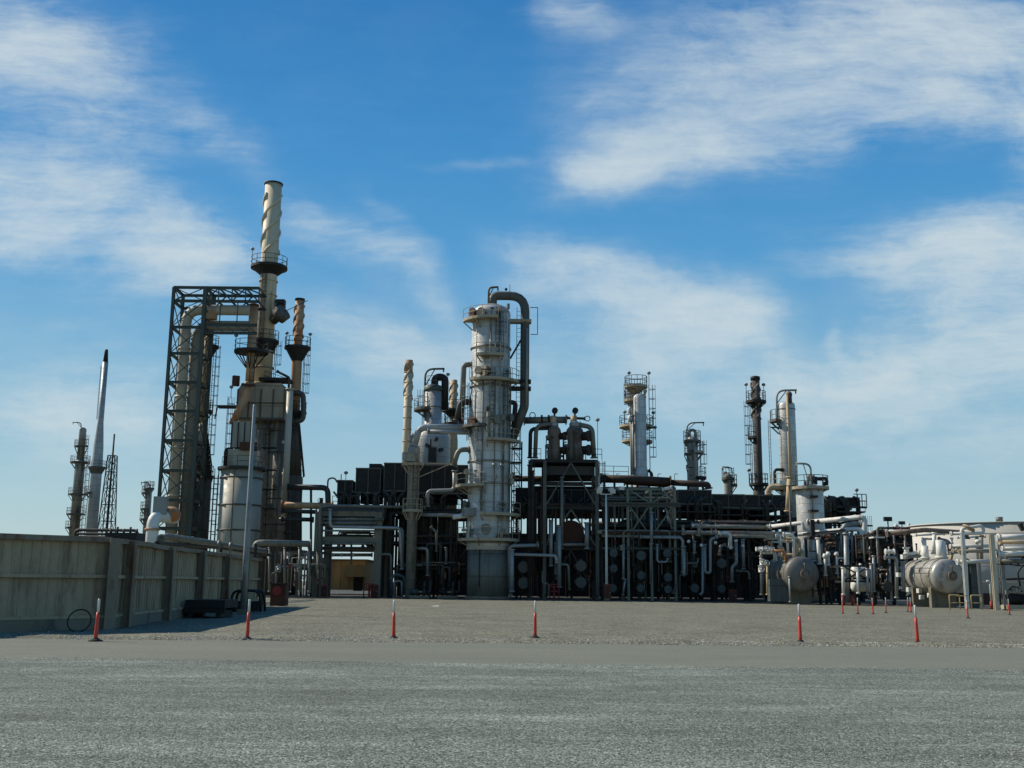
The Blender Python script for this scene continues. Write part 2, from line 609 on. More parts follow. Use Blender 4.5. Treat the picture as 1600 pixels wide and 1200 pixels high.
def ladder(root, p, z0, z1, nrm, m='greysteel', cage=True):
    """ladder at p standing off along nrm; cage hoops"""
    b = MB()
    nx, ny = nrm
    tx, ty = -ny, nx
    x, y = p
    for s_ in (-.24, .24):
        b.cyl((x+tx*s_, y+ty*s_, z0), (x+tx*s_, y+ty*s_, z1), .035, n=5)
    z = z0+.3
    while z < z1:
        b.cyl((x-tx*.24, y-ty*.24, z), (x+tx*.24, y+ty*.24, z), .02, n=4)
        z += .45
    if cage and z1-z0 > 3:
        z = z0+2.2
        while z < z1:
            pts = []
            for i in range(7):
                a = PI*i/6
                pts.append((x+tx*.38*math.cos(a)+nx*.7*math.sin(a), y+ty*.38*math.cos(a)+ny*.7*math.sin(a), z))
            b.tube(pts, [.03]*7, 4)
            z += 1.1
        for a in (PI*.2, PI*.5, PI*.8):
            q = (x+tx*.38*math.cos(a)+nx*.7*math.sin(a), y+ty*.38*math.cos(a)+ny*.7*math.sin(a))
            b.cyl((q[0], q[1], z0+2.2), (q[0], q[1], z1), .022, n=4)
    return b.build('ladder', m, root)


def lamp(root, p, h=1.6, m='greysteel'):
    """small area light on a stalk, on a platform"""
    b = MB()
    b.cyl(p, (p[0], p[1], p[2]+h), .035, n=5)
    o = b.build('lamp_post', m, root)
    MB().lathe(p[0], p[1], [(.05, p[2]+h+.12), (.2, p[2]+h+.05), (.24, p[2]+h-.08), (.12, p[2]+h-.22), (.04, p[2]+h-.24)], 8).build('lamp_head', 'galv', o)


def davit(root, p, h, reach, ang, r=.09, m='greysteel'):
    dx, dy = math.cos(R(ang)), math.sin(R(ang))
    x, y, z = p
    b = MB()
    b.tube([(x, y, z), (x, y, z+h), (x+dx*reach, y+dy*reach, z+h+.05)], r, 8, bend=min(h, reach)*.45)
    b.cyl((x, y, z+h*.62), (x+dx*reach*.5, y+dy*reach*.5, z+h), r*.5, n=5)
    b.cyl((x+dx*reach*.95, y+dy*reach*.95, z+h), (x+dx*reach*.95, y+dy*reach*.95, z+h-.35), r*.7, n=6)
    return b.build('davit', m, root)


def pipe(root, pts, r, m='greypipe', name='pipe', n=8, flanges=True, bend=None):
    b = MB()
    b.tube(pts, r, n, bend)
    if flanges and r > .05:
        for i in (0, -1):
            p = Vector(pts[i])
            q = Vector(pts[1 if i == 0 else -2])
            d = (q-p).normalized()
            b.cyl(p, p+d*.12, r*1.45, n=max(n, 10))
    return b.build(name, m, root)


def valve(root, p, r, axis='Z', m='dkpipe', wheel='Y'):
    b = MB()
    x, y, z = p
    d = Vector((0, 0, 1)) if axis == 'Z' else (Vector((1, 0, 0)) if axis == 'X' else Vector((0, 1, 0)))
    P = Vector(p)
    b.tube([P-d*r*2.2, P-d*r*1.9, P-d*r*1.9, P, P+d*r*1.9, P+d*r*1.9, P+d*r*2.2], [r*1.6, r*1.6, r*1.1, r*1.45, r*1.1, r*1.6, r*1.6], 10)
    w = Vector((0, -1, 0)) if axis != 'Y' else Vector((0, 0, 1))
    b.cyl(P, P+w*r*4.5, r*.35, n=6)
    o = b.build('valve', m, root)
    MB().ring(P+w*r*4.5, r*1.7, r*.22, 12, 5, 'Y' if axis != 'Y' else 'Z').build('handwheel', 'redpaint' if r < .12 else m, o)
    return o


def hrail(root, pts, m='yellow', h=1.1, name='handrail', r=.03, step=1.5):
    b = MB()
    for i in range(len(pts)-1):
        a, c = Vector(pts[i]), Vector(pts[i+1])
        for q in (.55, 1.1):
            b.cyl(a+Vector((0, 0, h*q/1.1)), c+Vector((0, 0, h*q/1.1)), r, n=5)
        k = max(1, int((c-a).length/step))
        for j in range(k+1):
            p = a.lerp(c, j/k)
            b.cyl(p, p+Vector((0, 0, h)), r, n=5)
    return b.build(name, m, root)


class Tower:
    """a vertical thing placed from its picture column: px, py give the axis, Y its distance"""

    def __init__(s, name, label, cat, px, py, Y, group=None, z0=0):
        p = V(px, py, Y)
        s.x, s.y = p.x, Y
        s.root = thing(name, label, cat, (s.x, s.y, z0), group)

    def z(s, py):
        return zc(s.x, s.y, py)

    def m(s, w, z=10):                  # pixels to metres
        return w*mpp(s.x, s.y, z)

    def shell(s, prof, m, name='shell', n=36, parent=None):
        return MB().lathe(s.x, s.y, prof, n).build(name, m, parent or s.root)

    def plat(s, py, ri, ro, a0=0, a1=360, **k):
        return platform(s.root, s.x, s.y, s.z(py), ri, ro, a0, a1, **k)

    def at(s, ang, r, z):
        return (s.x+r*math.cos(R(ang)), s.y+r*math.sin(R(ang)), z)

    def lad(s, ang, r, z0, z1, **k):
        c, sn = math.cos(R(ang)), math.sin(R(ang))
        return ladder(s.root, (s.x+(r+.2)*c, s.y+(r+.2)*sn), z0, z1, (c, sn), **k)


def dome(r, z, h, k=6):
    return [(r*math.cos(PI/2*i/k), z+h*math.sin(PI/2*i/k)) for i in range(k+1)]


def strakes(t, r, z0, z1, turns, m, n=3, tr=.11):
    for j in range(n):
        b = MB()
        k = int(turns*14)
        pts = []
        for i in range(k+1):
            a = 2*PI*(turns*i/k+j/n)
            pts.append((t.x+(r+tr*.6)*math.cos(a), t.y+(r+tr*.6)*math.sin(a), z0+(z1-z0)*i/k))
        b.tube(pts, [tr]*len(pts), 5)
        b.build('strake', m, t.root)


# ------------------------------------------------------------------ the ground
def ground_mat(name, c, c2, stone, stonevar, bump, patch=.25, tint=None, streak=(1, 1, 1), lum=1.):
    c, c2 = tuple(x/1.42 for x in c), tuple(x/1.42 for x in c2)
    m = bpy.data.materials.new(name)
    m.use_nodes = True
    t = NT(m.node_tree)
    b = t.n['Principled BSDF']
    geo = t.new('ShaderNodeNewGeometry')
    P = geo.outputs['Position']
    vo = t.new('ShaderNodeTexVoronoi')
    t.put(vo.inputs['Vector'], P)
    vo.inputs['Scale'].default_value = stone
    vr = t.new('ShaderNodeSeparateColor')
    t.l.new(vo.outputs['Color'], vr.inputs[0])
    vo2 = t.new('ShaderNodeTexVoronoi')
    t.put(vo2.inputs['Vector'], t.mapping(P, loc=(4, 7, 0)))
    vo2.inputs['Scale'].default_value = stone*.38
    vr2 = t.new('ShaderNodeSeparateColor')
    t.l.new(vo2.outputs['Color'], vr2.inputs[0])
    big = t.noise(t.mapping(P, scale=streak), .35, 7, .62)
    mid = t.noise(t.mapping(P, scale=streak), 1.8, 6, .65)
    fine = t.noise(P, stone*.5, 4, .7)
    base = t.mix(t.mapr(vr.outputs[1], .35, .9), c, c2)
    v = t.mapr(vr.outputs[0], 0, 1, 1-stonevar, 1+stonevar)
    v = t.math('MULTIPLY', v, t.mapr(vr2.outputs[0], .82, 1., 1., 1.35))
    v = t.math('MULTIPLY', v, t.mapr(big, .3, .7, 1-patch, 1+patch))
    v = t.math('MULTIPLY', v, t.mapr(mid, .3, .7, 1-patch*.8, 1+patch*.8))
    v = t.math('MULTIPLY', v, t.mapr(fine, .3, .7, .8, 1.2))
    if name == 'gravel_lot':
        wide = t.noise(t.mapping(P, scale=(.22, 1, 1), rot=(0, 0, R(6))), .9, 7, .7)
        v = t.math('MULTIPLY', v, t.mapr(wide, .45, .66, .94, 1.24, True))
        trk = t.noise(t.mapping(P, scale=(.07, 2.6, 1), rot=(0, 0, R(-9))), 1.1, 4, .6, .4)
        v = t.math('MULTIPLY', v, t.mapr(trk, .56, .68, 1., 1.12, True))
        trk2 = t.noise(t.mapping(P, scale=(.09, 2.2, 1), rot=(0, 0, R(14)), loc=(9, 4, 0)), 1.0, 4, .6, .4)
        v = t.math('MULTIPLY', v, t.mapr(trk2, .57, .69, 1., .9, True))
    base = t.mix(1., base, t.comb(v, v, v), 'MULTIPLY')
    t.put(b.inputs['Base Color'], base)
    b.inputs['Roughness'].default_value = .95
    b.inputs['Specular IOR Level'].default_value = .2
    h = t.math('SUBTRACT', t.math('MULTIPLY', vr.outputs[2], .5), t.math('MULTIPLY', vo.outputs['Distance'], 1.0))
    h = t.math('ADD', h, t.math('MULTIPLY', fine, .8))
    bp = t.new('ShaderNodeBump')
    bp.inputs['Strength'].default_value = bump
    bp.inputs['Distance'].default_value = .02
    t.put(bp.inputs['Height'], h)
    t.put(b.inputs['Normal'], bp.outputs[0])
    MATS[name] = m
    return m


ground_mat('gravel_field', (.262, .248, .172), (.15, .145, .108), 20, .5, .6, .2)
ground_mat('gravel_lot', (.275, .298, .236), (.150, .166, .136), 46, .7, .7, .24, streak=(.35, 1, 1))
ground_mat('road_dust', (.232, .236, .178), (.208, .212, .162), 90, .15, .15, .08, streak=(.25, 1, 1))

rg = random.Random(3)


def grid_sheet(name, xs, ys, zf, m):
    b = MB()
    vs = [(x, y, zf(x, y)) for y in ys for x in xs]
    n = len(xs)
    fs = [(j*n+i, j*n+i+1, (j+1)*n+i+1, (j+1)*n+i) for j in range(len(ys)-1) for i in range(n-1)]
    b.add(vs, fs, True)
    return tag(b.build(name, m), kind='structure')


def wob(x, y, s=1.0):
    return math.sin(x*.31*s+1.3)*math.cos(y*.23*s+.4)*.5+math.sin(x*.83*s+y*.57*s)*.3+math.sin(x*1.9*s-y*1.3*s+2)*.2


# one big sheet to the horizon; the gravel field is a little rough
b = MB()
b.add([(-3000, -200, -.02), (3000, -200, -.02), (3000, 5000, -.02), (-3000, 5000, -.02)], [(0, 1, 2, 3)])
tag(b.build('ground', 'gravel_field'), kind='structure')


def road_edge(x):
    return 30.0+.10*math.sin(x*.7)+.06*math.sin(x*2.3+1)+.05*math.sin(x*5.1)


def fieldz(x, y):
    e = road_edge(x)
    ridge = .05*math.exp(-((y-e-.7)/.5)**2)*(1+.5*math.sin(x*1.7)+.4*math.sin(x*4.3))
    k = min(1, max(0, (y-e)/.3))
    return (.01+ridge+.018*wob(x, y, 1.6)+.016+rg.uniform(-.012, .012))*k-.004


xs = [-60+i*.5 for i in range(241)]
b = MB()
NX = 361
rows = [0, .12, .25, .4, .55, .7, .85, 1.0, 1.2, 1.5, 1.9, 2.4, 3, 3.8, 4.8, 6, 7.5, 9, 11, 13, 16, 19, 23, 27, 32, 38, 45, 53, 62, 72]
vs, fs = [], []
for dy in rows:
    for i in range(NX):
        x = -60+120*i/(NX-1)
        y = road_edge(x)+dy
        vs.append((x, y, fieldz(x, y)))
for j in range(len(rows)-1):
    for i in range(NX-1):
        fs.append((j*NX+i, j*NX+i+1, (j+1)*NX+i+1, (j+1)*NX+i))
b.add(vs, fs, True)
tag(b.build('gravel_field', 'gravel_field'), kind='structure')


def lot_edge(x):
    return 22.3-.035*x+.04*math.sin(x*1.1)+.03*math.sin(x*3.7+.5)


b = MB()
vs, fs = [], []
for i in range(NX):
    x = -60+120*i/(NX-1)
    vs += [(x, lot_edge(x)-.5, .0), (x, road_edge(x)+.15, .0)]
for i in range(NX-1):
    fs.append((2*i, 2*i+2, 2*i+3, 2*i+1))
b.add(vs, fs)
tag(b.build('road', 'road_dust'), kind='structure')
b = MB()
vs, fs = [], []
for i in range(NX):
    x = -60+120*i/(NX-1)
    e = lot_edge(x)
    vs += [(x, -60, .006), (x, e-.6, .006), (x, e-.14, .03+.006*math.sin(x*3)), (x, e, -.004)]
for i in range(NX-1):
    for k in range(3):
        fs.append((4*i+k, 4*i+4+k, 4*i+5+k, 4*i+1+k))
b.add(vs, fs, True)
tag(b.build('gravel_lot', 'gravel_lot'), kind='structure')

# loose stones: too many and too small to count
def stones(name, label, n, area, smin, smax, m, seed, zf):
    q = random.Random(seed)
    b = MB()
    for _ in range(n):
        x, y = area(q)
        s_ = smin+(smax-smin)*q.random()**3
        a = q.uniform(0, 6.28)
        z = zf(x, y)
        vs = []
        for k in range(5):
            aa = a+k*1.2566
            r_ = s_*q.uniform(.7, 1.1)
            vs.append((x+r_*math.cos(aa), y+r_*math.sin(aa), z-.004))
        for k in range(4):
            aa = a+.5+k*1.57
            r_ = s_*q.uniform(.3, .7)
            vs.append((x+r_*math.cos(aa), y+r_*math.sin(aa), z+s_*q.uniform(.6, 1.0)))
        f = [(5, 6, 7, 8), (0, 1, 5), (1, 6, 5), (1, 2, 6), (2, 7, 6), (2, 3, 7), (3, 8, 7), (3, 4, 8), (4, 0, 8), (0, 5, 8)]
        b.add(vs, f)
    return tag(b.build(name, m), label, 'gravel', None, 'stuff')


mat('skirtpaint', (.15, .165, .16), .6, .05, .25, (.06, .07, .065), .5, .5, 5, (2.2, 5), .15)
mat('shadepad', (.11, .105, .09), .85, 0, .5, (.02, .02, .018), .7, .3, 1)  # pad darkened in its colour to give the black shade along the plant foot
mat('stone', (.8, .77, .66), .9, 0, .6, None, scale=9.)
stones('loose_stones', 'loose grey stones scattered over the near gravel lot', 14000, lambda q: (lambda y: (q.uniform(-.56, .56)*y, y))(8.5+13.5*q.random()**1.2), .004, .013, 'stone', 1, lambda x, y: .006)
stones('gravel_windrow', 'ragged ridge of coarse gravel along the far road edge', 9000, lambda q: (lambda x: (x, road_edge(x)+abs(q.gauss(0, 1))*1.9-.12))(q.uniform(-19, 19)), .010, .032, 'stone', 2, lambda x, y: .012+.05*math.exp(-((y-road_edge(x)-.7)/.5)**2))
stones('lot_edge_grit', 'thin line of grit along the near road edge', 2500, lambda q: (lambda x: (x, lot_edge(x)+q.gauss(-.15, .25)))(q.uniform(-14, 14)), .006, .02, 'stone', 3, lambda x, y: .006)

# pad under the plant, its dark colour standing in for shade at the base
b = MB()
b.box((30, 161.5, .02), (150, 117, .06))
tag(b.build('plant_pad', 'shadepad'), kind='structure')


# ------------------------------------------------------------------ delineator posts
def make_post():
    r = thing('delineator_post', 'x', 'marker post', (0, 0, 0))
    b = MB()
    b.lathe(0, 0, [(.035, .06), (.054, .09), (.052, .2), (.044, .60), (.040, .76)], 14)
    b.build('sleeve', 'orange', r)
    b = MB()
    b.lathe(0, 0, [(.033, .74), (.033, 1.09), (.022, 1.115), (0, 1.12)], 12)
    b.build('reflective_tube', 'whiteband', r)
    b = MB()
    b.lathe(0, 0, [(.19, 0), (.19, .025), (.12, .05), (.05, .10), (.05, .12)], 16)
    b.build('base', 'rubber', r)
    return r


post = make_post()
FRONT = [(149, 1002, 'red and white marker post in front of the hoop leaning on the panel wall', -.4),
         (386, 1000, 'red and white marker post in front of the foot of the tall light mast', .6),
         (615, 999, 'red and white marker post in front of the opening with the tan building', -.3),
         (836, 998, 'red and white marker post just right of the foot of the big white column', .4),
         (1251, 1005, 'road edge marker post in front of the first horizontal drum with dark manway', -1.6),
         (1434, 1007, 'road edge marker post in front of the shiny rounded horizontal vessel', -1.4)]
first = True
for px, py, lab, tilt in FRONT:
    d = ray(px, py)
    t_ = -EYE.z/d.z
    p = EYE+d*t_
    o = post if first else copy_tree(post)
    first = False
    o.location = (p.x, p.y, .0)
    o.rotation_euler = (R(rg.uniform(-1, 1)), R(tilt), rg.uniform(0, 6))
    o['label'] = lab
    o['group'] = 'marker posts along the road edge'
FAR = [(1317, 953, 'small far red marker post left of the pair before the pipe legs'),
       (1340, 953, 'small far red marker post near the red footed pipe stand'),
       (1364, 953, 'small far red marker post right of the thin pipe legs'),
       (1384, 951, 'small far red marker post by the dark gap left of the shiny vessel'),
       (1418, 949, 'small far red marker post, one of two close together by the shiny vessel'),
       (1423, 950, 'small far red marker post nearer the shiny vessel of the close pair'),
       (1512, 958, 'small far red marker post in front of the yellow guard rail'),
       (1577, 952, 'small far red marker post before the motor under the white pipes')]
for px, py, lab in FAR:
    hz = project((V(px, py, 60).x, 4000, 1.65))[1]
    Yd = 1.65*FPX/max(py-hz, 5)
    p = V(px, py, Yd)
    o = copy_tree(post)
    o.location = (p.x, Yd, 0)
    o.rotation_euler = (0, R(rg.uniform(-3, 3)), 0)
    o['label'] = lab
    o.scale = (.8, .8, .86)
    o['group'] = 'far marker posts before the plant'

# ------------------------------------------------------------------ panel wall on the left
WP = [(-23.0, 25.2), (-13.35, 35.6), (-15.9, 68.0)]
HW = 2.98


def lerp2(a, c, t):
    return (a[0]+(c[0]-a[0])*t, a[1]+(c[1]-a[1])*t)


wall = thing('panel_wall', 'long beige metal panel wall on steel posts standing in shade at the left', 'wall', (WP[1][0], WP[1][1], 0))
for (a, c, nm) in ((WP[0], WP[1], 0), (WP[1], WP[2], 1)):
    L = math.dist(a, c)
    d = Vector((c[0]-a[0], c[1]-a[1], 0))/L
    n = Vector((d.y, -d.x, 0))          # towards the camera side
    if n.y > 0 and nm == 0:
        n = -n
    if nm == 1 and n.x < 0:
        n = -n
    # ribbed sheet between girts
    sheet = MB()
    rib = .30 if nm == 0 else .36
    k = int(L/rib)
    prof = []
    for i in range(k):
        s0 = i*rib
        prof += [(s0, 0), (s0+rib-.07, 0), (s0+rib-.055, .035), (s0+rib-.02, .035)]
    prof.append((k*rib, 0))
    prof.append((L, 0))
    A = Vector((a[0], a[1], 0))
    vs = []
    for (s_, o_) in prof:
        p = A+d*s_+n*(o_-.02)
        wv_ = .014*math.sin(s_*1.3)+.012*math.sin(s_*4.1+1)+rg.uniform(-.006, .006)
        vs += [(p.x, p.y, .40), (p.x+n.x*wv_, p.y+n.y*wv_, 1.5), (p.x, p.y, HW-.12)]
        q = p-n*.06
        vs += [(q.x, q.y, HW-.12), (q.x, q.y, .40)]
    fs = []
    for i in range(len(prof)-1):
        for j in range(5):
            fs.append((5*i+j, 5*(i+1)+j, 5*(i+1)+(j+1) % 5, 5*i+(j+1) % 5))
    sheet.add(vs, fs)
    sheet.build('panel_sheet', 'fencepanel', wall)
    for (zz, hh, ww, mm) in ((HW-.07, .17, .20, 'fencesteel'), (1.72, .11, .12, 'fencepanel'), (.43, .10, .10, 'fencepanel')):
        g = MB()
        p0, p1 = A+d*.02+n*.08, A+d*(L-.02)+n*.08
        kk = max(2, int(L/1.2))
        sag = (.025 if zz > 2 else .008)
        prev = None
        for i in range(kk+1):
            pp = p0.lerp(p1, i/kk)
            cur = (pp.x, pp.y, zz+rg.uniform(-sag, sag))
            if prev:
                g.beam(prev, cur, ww, hh)
            prev = cur
        g.build('rail', mm, wall)
    g = MB()
    p0, p1 = A+d*.02+n*.0, A+d*(L-.02)+n*.0
    g.beam((p0.x, p0.y, .17), (p1.x, p1.y, .17), .22, .44)
    g.build('plinth', 'concrete', wall)
    if nm == 0:
        posts = [1.0]
    else:
        posts = [.055, .235, .425, .62, .81, .995]
    for t_ in posts:
        p = A+d*(L*t_)+n*.22
        w_, dp = (.34, .30) if nm == 1 else (.40, .34)
        q = MB()
        rz = math.atan2(d.y, d.x)
        p2 = Vector((p.x, p.y, 0))
        q.box((p.x+n.x*dp/2, p.y+n.y*dp/2, HW/2-.05), (w_*.95, .03, HW+.05), rz)
        q.box((p.x-n.x*dp/2*.8, p.y-n.y*dp/2*.8, HW/2-.05), (w_*.95, .03, HW+.05), rz)
        q.box((p.x, p.y, HW/2-.05), (.03, dp*.86, HW+.05), rz)
        q.build('post', 'fencesteel', wall)

# block at the end of the wall, red standpipe box
e = V(438, 905, 70)
t = thing('valve_cabinet', 'dark valve cabinet with dull red flange at the far end of the panel wall', 'cabinet', (e.x, 70, 0))
b = MB()
b.box((e.x, 70, .72), (1.0, .9, 1.35))
b.build('cabinet_body', 'rustred', t)
MB().cyl((e.x-.05, 69.54, 1.0), (e.x-.05, 69.40, 1.0), .30, n=14).build('flange', 'redpaint', t)
MB().box((e.x, 70, 1.44), (1.15, 1.05, .08)).build('lid', 'darksteel', t)

# hoop leaning on the wall
hp = V(121, 967, 33.4)
b = MB()
pts = []
for i in range(29):
    a = 2*PI*i/28
    pts.append((hp.x+.36*math.cos(a), 33.55+.10*math.sin(a), .36+.34*math.sin(a)))
b.tube(pts, [.022]*29, 6, caps=False)
o = b.build('hose_hoop', 'rubber', loc=(hp.x, 33.5, 0))
tag(o, 'thin black hoop leaning upright against the foot of the panel wall', 'hoop')

# dark skip and scrap along the wall
sk = V(318, 955, 47)
t = thing('flatbed_skid', 'low dark loading skid parked along the foot of the panel wall', 'skid', (sk.x+.5, 47, 0))
b = MB()
x0, x1 = V(290, 950, 46.5).x, V(352, 950, 46.5).x
b.box(((x0+x1)/2, 47.5, .62), (x1-x0, 2.2, .34))
b.build('deck', 'black', t)
for yy in (46.5, 48.5):
    MB().beam((x0-.5, yy, .34), (x1, yy, .34), .12, .2).build('runner', 'black', t)
for xx in (x0+.2, x1-.3):
    MB().box((xx, 47.5, .2), (.2, 2.0, .28)).build('foot', 'darksteel', t)
sp = V(384, 938, 56)
t = thing('pipe_cradle', 'black arched steel cradle standing by the mast base at the wall', 'cradle', (sp.x, 56, 0))
b = MB()
b.tube([(sp.x-.75, 56, 0), (sp.x-.72, 56, 1.1), (sp.x+.7, 56, 1.1), (sp.x+.8, 56, .05)], .07, 7, .4)
b.tube([(sp.x-.75, 57, 0), (sp.x-.72, 57, 1.1), (sp.x+.7, 57, 1.1), (sp.x+.8, 57, .05)], .07, 7, .4)
b.beam((sp.x, 55.95, 1.14), (sp.x, 57.05, 1.14), .3, .08)
b.build('cradle_frame', 'black', t)
MB().box((sp.x+.1, 56.5, .32), (1.1, .8, .5)).build('drum_box', 'darksteel', t)

# tall mast in front of the wall
p = V(381, 935, 52)
top = V(395, 630, 52)
t = thing('light_mast', 'tall tapering pale grey mast rising in front of the light grey heater', 'mast', (p.x, 52, 0))
MB().lathe(p.x, 52, [(.155, .25), (.15, 3), (.075, zc(p.x, 52, 634)), (.04, zc(p.x, 52, 632))], 14).build('pole', 'galv', t)
MB().box((p.x, 52, .13), (.5, .5, .26)).build('base', 'concrete', t)
MB().box((p.x, 51.8, zc(p.x, 52, 890)), (.14, .1, .3)).build('hand_box', 'galv', t)

# ------------------------------------------------------------------ far left skyline
t = Tower('distillation_column', 'slim far column with five ring platforms and a gooseneck on top, beyond the wall', 'column', 128, 690, 190)
for (a, c, w) in ((845, 722, 15), (722, 672, 11)):
    t.shell([(t.m(w/2), t.z(a)), (t.m(w/2), t.z(c))]+dome(t.m(w/2), t.z(c), .5)[1:], 'silver2', n=20)
for (py, rr, a0, a1) in ((697, 11, 90, 360), (722, 15, 0, 360), (772, 14, 150, 400), (803, 14, 130, 380), (824, 14, 130, 250)):
    t.plat(py, t.m(6), t.m(rr), a0, a1, m='greysteel', knee=1.5)
t.lad(-30, t.m(7.5), 1, t.z(680))
davit(t.root, t.at(200, t.m(3), t.z(680)), t.m(20), 1.6, 180)

t = Tower('flare_stack', 'white banded tapering flare stack with a black tip, beyond the wall', 'stack', 152, 722, 185)
r1 = t.m(4.6)
t.shell([(t.m(8.8), 0), (t.m(8.3), t.z(740)), (t.m(7.6), t.z(700)), (r1, t.z(660)), (t.m(4.3), t.z(566))], 'silver', n=24)
t.shell([(t.m(4.0), t.z(566)), (t.m(2.6), t.z(548)), (t.m(2.2), t.z(546))], 'black', 'flare_tip', 16)
t.plat(730, t.m(8), t.m(14), 0, 360, cone=True, knee=1.3)
t.plat(770, t.m(8), t.m(15), 120, 260)
t.lad(190, t.m(4.3), t.z(655), t.z(572), m='greysteel', cage=False)
t.lad(190, t.m(8.5), 2, t.z(730), m='greysteel')


def lattice(name, label, px, py_top, Y, wb, wt, py_t2, nseg, mast=True):
    t = Tower(name, label, 'tower', px, py_t2, Y)
    hb, ht = t.m(wb)/2, t.m(wt)/2
    zt = t.z(py_t2)
    cs = [(-1, -1), (1, -1), (1, 1), (-1, 1)]
    for sx, sy in cs:
        MB().beam((t.x+sx*hb, Y+sy*hb, 0), (t.x+sx*ht, Y+sy*ht, zt), .14).build('leg', 'darksteel', t.root)
    for i in range(nseg):
        z0, z1 = zt*i/nseg, zt*(i+1)/nseg
        h0, h1 = hb+(ht-hb)*i/nseg, hb+(ht-hb)*(i+1)/nseg
        b = MB()
        for k in range(4):
            a, c = cs[k], cs[(k+1) % 4]
            b.beam((t.x+a[0]*h0, Y+a[1]*h0, z0), (t.x+c[0]*h1, Y+c[1]*h1, z1), .07)
            b.beam((t.x+c[0]*h0, Y+c[1]*h0, z0), (t.x+a[0]*h1, Y+a[1]*h1, z1), .07)
            b.beam((t.x+a[0]*h1, Y+a[1]*h1, z1), (t.x+c[0]*h1, Y+c[1]*h1, z1), .1)
        b.build('brace', 'darksteel', t.root)
    if mast:
        MB().cyl((t.x, Y, 0), (t.x, Y, t.z(py_top)), .28, .16, 8).build('mast', 'darksteel', t.root)
    return t


lattice('lattice_tower', 'open dark lattice tower with a thin mast, right beside the banded flare stack', 176, 678, 188, 27, 11, 712, 8)

t = Tower('small_column', 'small far column with two side platforms and a davit, behind the white pipe elbow', 'column', 232, 775, 175)
t.shell([(t.m(5), 0), (t.m(5), t.z(765))]+dome(t.m(5), t.z(765), .5)[1:], 'silver2', n=20)
for py in (770, 795, 811):
    t.plat(py, t.m(5), t.m(11), 120, 300)
t.plat(763, t.m(3), t.m(8))
davit(t.root, t.at(90, .3, t.z(768)), t.m(14), 1.5, 180)

t = Tower('air_cooler', 'long low dark air cooler bank with vent stubs, low behind the panel wall', 'air cooler', 199, 838, 150)
b = MB()
b.box((t.x, 150, t.z(840)), (t.m(48), 5, t.m(13)))
b.build('housing', 'housing', t.root)
for i in range(5):
    MB().cyl((t.x+t.m(-20+10*i), 148.5, t.z(833)), (t.x+t.m(-20+10*i), 148.5, t.z(827-3*(i % 2))), .16).build('vent', 'greysteel', t.root)
for i in range(4):
    MB().beam((t.x+t.m(-22+14.6*i), 150, 0), (t.x+t.m(-22+14.6*i), 150, t.z(846)), .3).build('leg', 'darksteel', t.root)

t = thing('far_pipe_rack', 'far low rack of grey pipes between the slim columns and the lattice tower', 'pipe rack', (V(150, 840, 170).x, 170, 0))
for i, (py, r_) in enumerate(((828, .25), (834, .2), (840, .35))):
    xa, xb = V(118, py, 170+i).x, V(215, py, 170+i).x
    z_ = zc(xa, 170+i, py)
    pipe(t, [(xa, 170+i, 0), (xa, 170+i, z_), (xb, 170+i, z_), (xb, 170+i, 0)], r_, 'dkpipe')

# ------------------------------------------------------------------ transfer duct frame
YF = 111.0
fl = V(272, 449, YF)
fr = V(321, 453, YF)
t = thing('duct_tower_frame', 'tall dark green steel tower frame with cross bracing carrying two big grey ducts', 'steel frame', ((fl.x+fr.x)/2, YF+1.6, 0))
x0, x1, y0, y1 = fl.x, fr.x, YF, YF+3.3
ZT = fl.z
zs = [0]+[zc(x0, YF, q) for q in (825, 781, 735, 688, 642, 597, 552, 511, 470)]+[ZT]
for (x, y) in ((x0, y0), (x1, y0), (x0, y1), (x1, y1)):
    MB().ibeam((x, y, 0), (x, y, ZT), .30 if x == x0 else .40, .34, up=(0, 1, 0)).build('column', 'greensteel', t)
for i, z in enumerate(zs[1:]):
    for (a, c) in (((x0, y0), (x1, y0)), ((x1, y0), (x1, y1)), ((x1, y1), (x0, y1)), ((x0, y1), (x0, y0))):
        MB().ibeam((a[0], a[1], z), (c[0], c[1], z), .2, .3).build('beam', 'greensteel', t)
for i in range(1, len(zs)-1):
    z, z2 = zs[i], zs[i+1]
    for (a, c) in (((x0, y0), (x1, y0)), ((x0, y1), (x1, y1)), ((x0, y0), (x0, y1)), ((x1, y0), (x1, y1))):
        b = MB()
        if a[1] == y1:
            b.beam((a[0], a[1], z), (c[0], c[1], z2), .07)
        else:
            b.beam((a[0], a[1]-.03, z), (c[0], c[1]-.03, z2), .085)
            b.beam((c[0], c[1]+.09, z), (a[0], a[1]+.09, z2), .085)
        b.build('brace', 'greensteel', t)
# top arm to the main stack
x2 = V(405, 457, YF).x
for (zz, yy) in ((ZT, y0), (ZT, y1), (zs[-2], y0), (zs[-2], y1), (zs[-3]+.3, y0), (zs[-3]-.6, y0)):
    MB().ibeam((x1, yy, zz), (x2, yy, zz), .2, .3).build('beam', 'greensteel', t)
for i in range(4):
    xa, xb = x1+(x2-x1)*i/4, x1+(x2-x1)*(i+1)/4
    b = MB()
    b.beam((xa, y0, ZT), (xb, y1, ZT), .12)
    b.beam((xb, y0, zs[-2]), (xb, y1, zs[-2]), .16)
    b.beam((xb, y0, ZT), (xb, y1, ZT), .16)
    b.beam((xa, y0, ZT if i % 2 else zs[-2]), (xb, y0, zs[-2] if i % 2 else ZT), .12)
    b.beam((xa, y1, ZT if i % 2 else zs[-2]), (xb, y1, zs[-2] if i % 2 else ZT), .12)
    b.beam((xb, y0, zs[-2]), (xb, y0, ZT), .12)
    b.build('brace', 'greensteel', t)
